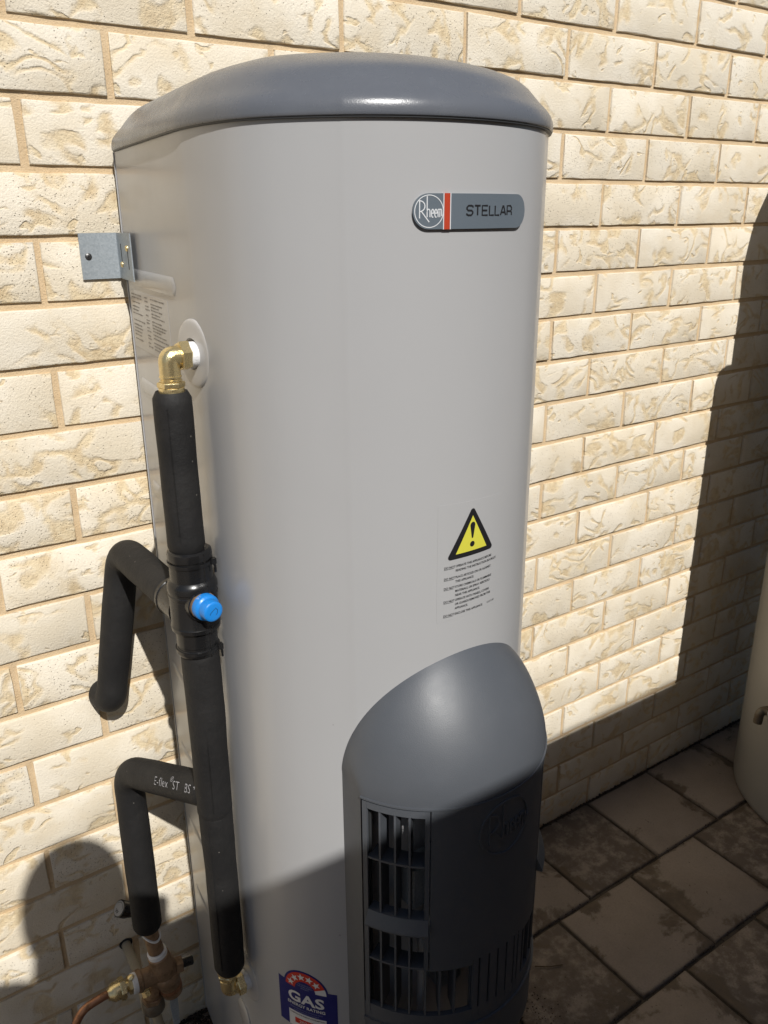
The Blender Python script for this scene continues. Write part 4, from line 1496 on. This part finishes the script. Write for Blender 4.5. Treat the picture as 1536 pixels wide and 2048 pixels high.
# ================================================================== LITTER ON THE PAVERS
def leaf(cx, cy, L, W_, rot, curl, tilt):
    m_ = MB(); rows = []
    for i in range(9):
        t = i / 8
        w = W_ * math.sin(math.pi * min(1, t * 1.02)) ** 0.8 * (1 - .25 * t) + 0.2
        rows.append([(L * (t - .5), w * s_, 1.5 + curl * (2 * t - 1) ** 2 * L * .25 + tilt * abs(s_) * w) for s_ in (-1, -.5, 0, .5, 1)])
    c, s = math.cos(rot), math.sin(rot)
    m_.grid([[(x * c - y * s + cx, x * s + y * c + cy, z) for x, y, z in r] for r in rows])
    n = len(m_.v)
    m_.add([(x, y, z - 0.5) for x, y, z in m_.v], [f[::-1] for f in m_.f])
    return m_
LF = [(640, -290, 18, 6, .4, .5, .5, 'curled tan dry leaf on the paver just right of the burner cover'),
      (628, -330, 13, 5, 2.1, .3, .6, 'small pale dry leaf lying near the heater base beside a twig'),
      (700, -265, 9, 3.4, 1.2, .4, .4, 'tiny brown dry leaf alone on a clean paver')]
for x, y, L, W_, r, c, t, lab in LF:
    tag(obj('dry_leaf', leaf(x, y, L, W_, r, c, t), M['leaf'], angle=80), lab, 'leaf', 'dry leaves by the heater')
TW = [([(566, -440, 3), (592, -408, 5), (600, -380, 3), (626, -352, 4)], 2.4, 'dark ragged twig lying on the paver against the heater base'),
      ([(720, -300, 2), (742, -318, 3), (770, -330, 2)], 1.0, 'thin brown twig lying across a paver right of the heater'),
      ([(585, -330, 2), (600, -350, 4), (604, -372, 2)], 1.3, 'short thin twig beside the larger dark twig')]
for pts_, r_, lab in TW:
    m_ = MB(); m_.tube(densify(fillet(pts_, 10, 4), 6), r_, 8)
    if r_ > 2:
        rr = random.Random(2)
        for k in range(12):
            a = Vector(pts_[0]).lerp(Vector(pts_[-1]), rr.random()); a.z = 3
            m_.tube([a, a + Vector((rr.uniform(-9, 9), rr.uniform(-9, 9), rr.uniform(0, 5)))], [1.8, .5], 6)
    tag(obj('twig', m_, M['twig'], angle=60), lab, 'twig', 'twigs by the heater')
# crumbs of dirt along the foot of the wall and in the corner by the valve
rr = random.Random(11)
m_ = MB()
def crumb(x, y, z, r):
    ico = [(0, 0, 1), (.9, 0, .1), (.2, .9, .0), (-.8, .5, .1), (-.7, -.6, 0), (.3, -.9, .1), (0, 0, -.4)]
    j = [(a * r * rr.uniform(.7, 1.3) + x, b * r * rr.uniform(.7, 1.3) + y, c * r * rr.uniform(.5, 1.0) + z) for a, b, c in ico]
    m_.add(j, [(0, 1, 2), (0, 2, 3), (0, 3, 4), (0, 4, 5), (0, 5, 1), (6, 2, 1), (6, 3, 2), (6, 4, 3), (6, 5, 4), (6, 1, 5)])
for k in range(1500):
    x = rr.uniform(-700, 2600)
    crumb(x, -abs(rr.gauss(0, 4.5)) - 1.0, abs(rr.gauss(0, 1.8)) + .3, rr.uniform(.8, 3.4))
for k in range(420):
    x = rr.gauss(620, 42); y = rr.gauss(-350, 60)
    crumb(x, y, .8, rr.uniform(.4, 1.9))
for k in range(420):
    crumb(rr.uniform(560, 1600), rr.uniform(-900, -30), .5, rr.uniform(.3, 1.1))
for k in range(260):
    crumb(rr.gauss(95, 22), -rr.uniform(0, 60), .8 + rr.random() * 3, rr.uniform(1, 4.5))
for k in range(700):
    j = rr.choice((1, 2, 3))
    crumb(rr.uniform(560, 1700), -j * 238.1 - 2 + rr.gauss(0, 3.0), -1.5 + rr.random() * 1.6, rr.uniform(.6, 2.2))
dirt = obj('dirt', m_, M['dirt'], smooth=False)
dirt['kind'] = 'stuff'

# ================================================================== THE PHOTOGRAPHER (only the shadow reaches the picture)
HX, HY = -442.0, -1476.0
person = thing('person', 'person in blue shirt and charcoal trousers standing by the fence holding up a phone', 'person', (HX, HY, 0))
fw = Vector((math.sin(YAW), math.cos(YAW), 0)); rt = Vector((math.cos(YAW), -math.sin(YAW), 0)); UPV = Vector((0, 0, 1))
def W(r, f, z): return Vector((HX, HY, 0)) + rt * r + fw * f + UPV * z
def skin_mesh(name, pts, edges, mat, sub=2):
    me = bpy.data.meshes.new(name)
    org = ORG[person.name]
    me.from_pydata([tuple((p - org) * MM) for p, _ in pts], edges, [])
    o = bpy.data.objects.new(name, me); link(o, person, org)
    sm = o.modifiers.new('skin', 'SKIN')
    for i, (p, r) in enumerate(pts):
        sv = me.skin_vertices[0].data[i]
        rx, ry = r if isinstance(r, tuple) else (r, r)
        sv.radius = (rx * MM, ry * MM)
        sv.use_root = (i == 0)
    o.modifiers.new('smooth', 'SUBSURF').levels = sub
    o.modifiers['smooth'].render_levels = sub
    me.materials.append(mat)
    sm.use_smooth_shade = True
    return o
phone_c = CAM / MM - cf * 8.5 - cu * 62          # centre of the phone slab
grip_r = phone_c + cr * 40 - cu * 38
grip_l = phone_c - cr * 40 + cu * 42
SH = 1555
def arm(sg, grip):
    sh = W(sg * 185, -10, SH)
    el = W(sg * 215, 95, 1265)
    wr = grip - fw * 48 + rt * sg * 26 - UPV * 34
    return sh, el, wr
pts = []; ed = []
def chain(lst, root=None):
    prev = root
    for p, r in lst:
        pts.append((p, r)); i = len(pts) - 1
        if prev is not None: ed.append((prev, i))
        prev = i
    return prev
chain([(W(0, 0, 1010), (150, 110)), (W(0, 0, 1180), (135, 100)), (W(0, 0, 1400), (150, 108)), (W(0, -5, 1530), (105, 80)), (W(0, 0, 1618), 104), (W(-4, 6, 1672), 90), (W(-2, 18, 1745), (78, 80)), (W(0, 14, 1818), (76, 90)), (W(0, 4, 1868), (60, 70))])
for sg, g in ((1, grip_r), (-1, grip_l)):
    sh, el, wr = arm(sg, g)
    chain([(sh, 58), (sh.lerp(el, .5), 48), (el, 40), (el.lerp(wr, .45), 36), (wr, 25), (g - fw * 20 + rt * sg * 14 - UPV * 12, (34, 26))], 3)
    chain([(W(sg * 95, 0, 930), 88), (W(sg * 105, 12, 520), 58), (W(sg * 108, -8, 330), 54), (W(sg * 110, -15, 95), 36), (W(sg * 112, 60, 40), 36)], 0)
skin_mesh('body', pts, ed, M['skin'])
# fingers
for sg, g in ((1, grip_r), (-1, grip_l)):
    for k, L in enumerate((1.0, 1.1, 1.05, .85)):
        b0 = g - fw * 22 + rt * sg * 16 + UPV * (16 - k * 17)
        p_ = [(b0, 9.5), (b0 + fw * 28 * L + rt * sg * 2, 9), (g + fw * 22 + rt * sg * 2 + UPV * (16 - k * 17), 8.2), (g + fw * 24 - rt * sg * 20 * L + UPV * (14 - k * 17), 7.2)]
        skin_mesh('finger', p_, [(0, 1), (1, 2), (2, 3)], M['skin'], 1)
    b0 = g - fw * 22 + rt * sg * 10 - UPV * 8
    skin_mesh('thumb', [(b0, 11), (b0 - fw * 4 - rt * sg * 18 + UPV * 10, 10), (b0 - fw * 2 - rt * sg * 36 + UPV * 28, 8.5)], [(0, 1), (1, 2)], M['skin'], 1)
# face details
for sg in (-1, 1):
    mb = MB(); mb.lathe(W(sg * 78, 8, 1786), rt * sg + fw * -.35, [(-4, 14), (4, 20), (8, 21), (10, 16), (7, 8)], 16)
    obj('ear', mb, M['skin'], person)
    mb = MB(); mb.lathe(W(sg * 31, 96, 1793), fw, [(-6, 10), (0, 11), (4, 8), (6, 2)], 14)
    obj('eye', mb, M['eye'], person)
mb = MB(); mb.tube([W(0, 96, 1803), W(0, 112, 1773), W(0, 122, 1756), W(0, 106, 1744)], [9, 11, 15, 9], 12)
obj('nose', mb, M['skin'], person)
mb = MB(); mb.tube([W(-24, 93, 1717), W(0, 103, 1719), W(24, 93, 1717)], [4, 7, 4], 10)
obj('mouth', mb, M['red'], person)
mb = MB()
rows = []
for i in range(11):
    th = math.radians(4 + 92 * i / 10)
    rows.append([W(84 * math.sin(th) * math.cos(a), -4 + 101 * math.sin(th) * math.sin(a), 1806 + 92 * math.cos(th) - (38 * max(0, -math.sin(a)) - 16 * max(0, math.sin(a))) * max(0, math.sin(th)) ** 3) for a in [2 * math.pi * j / 28 for j in range(28)]])
mb.grid(rows, True, True, True)
obj('hair', mb, M['hair'], person)
# clothes
pts, ed = [], []
chain([(W(0, 0, 985), (162, 122)), (W(0, 0, 1180), (150, 114)), (W(0, 0, 1400), (166, 122)), (W(0, -5, 1545), (112, 88)), (W(0, 0, 1590), 110), (W(-4, 0, 1640), 102)])
for sg, g in ((1, grip_r), (-1, grip_l)):
    sh, el, wr = arm(sg, g)
    chain([(sh, 70), (sh.lerp(el, .6), 62)], 3)
skin_mesh('shirt', pts, ed, M['shirt'])
pts, ed = [], []
chain([(W(0, 0, 985), (160, 120))])
for sg in (1, -1):
    chain([(W(sg * 95, 0, 900), 102), (W(sg * 105, 10, 520), 74), (W(sg * 108, -8, 330), 68), (W(sg * 110, -14, 80), 58)], 0)
skin_mesh('trousers', pts, ed, M['trousers'])
for sg in (1, -1):
    skin_mesh('shoe', [(W(sg * 112, -40, 42), (44, 40)), (W(sg * 112, 40, 42), (46, 40)), (W(sg * 118, 150, 32), (42, 28))], [(0, 1), (1, 2)], M['shoe'], 1)

ph = thing('phone', 'black phone held up by the person standing by the fence', 'phone', tuple(phone_c - cu * 78))
def slab(hw, hh, r, d0, d1):
    ring_ = []
    for cx, cy, a in ((hw - r, -hh + r, -90), (hw - r, hh - r, 0), (-hw + r, hh - r, 90), (-hw + r, -hh + r, 180)):
        ring_ += arcpts(cx, cy, r, r, a, a + 90, 5)
    m_ = MB()
    rws = [[phone_c + cr * x * k + cu * y * k + cf * d for x, y in ring_] for d, k in ((d0, .97), (d0 + 1, 1), (d1 - 1, 1), (d1, .97))]
    m_.grid(rws, True, True, True)
    return m_
obj('phone_case', slab(38, 78, 9, -4.2, 4.2), M['phone'], ph, angle=50)
obj('phone_screen', slab(35.5, 75, 7, -4.9, -4.0), M['screen'], ph, angle=50)
mb = MB(); mb.lathe(phone_c + cu * 62 + cf * 4, cf, [(0, 8), (1.4, 7.6), (1.5, 5)], 20)
obj('phone_lens', mb, M['screen'], ph)
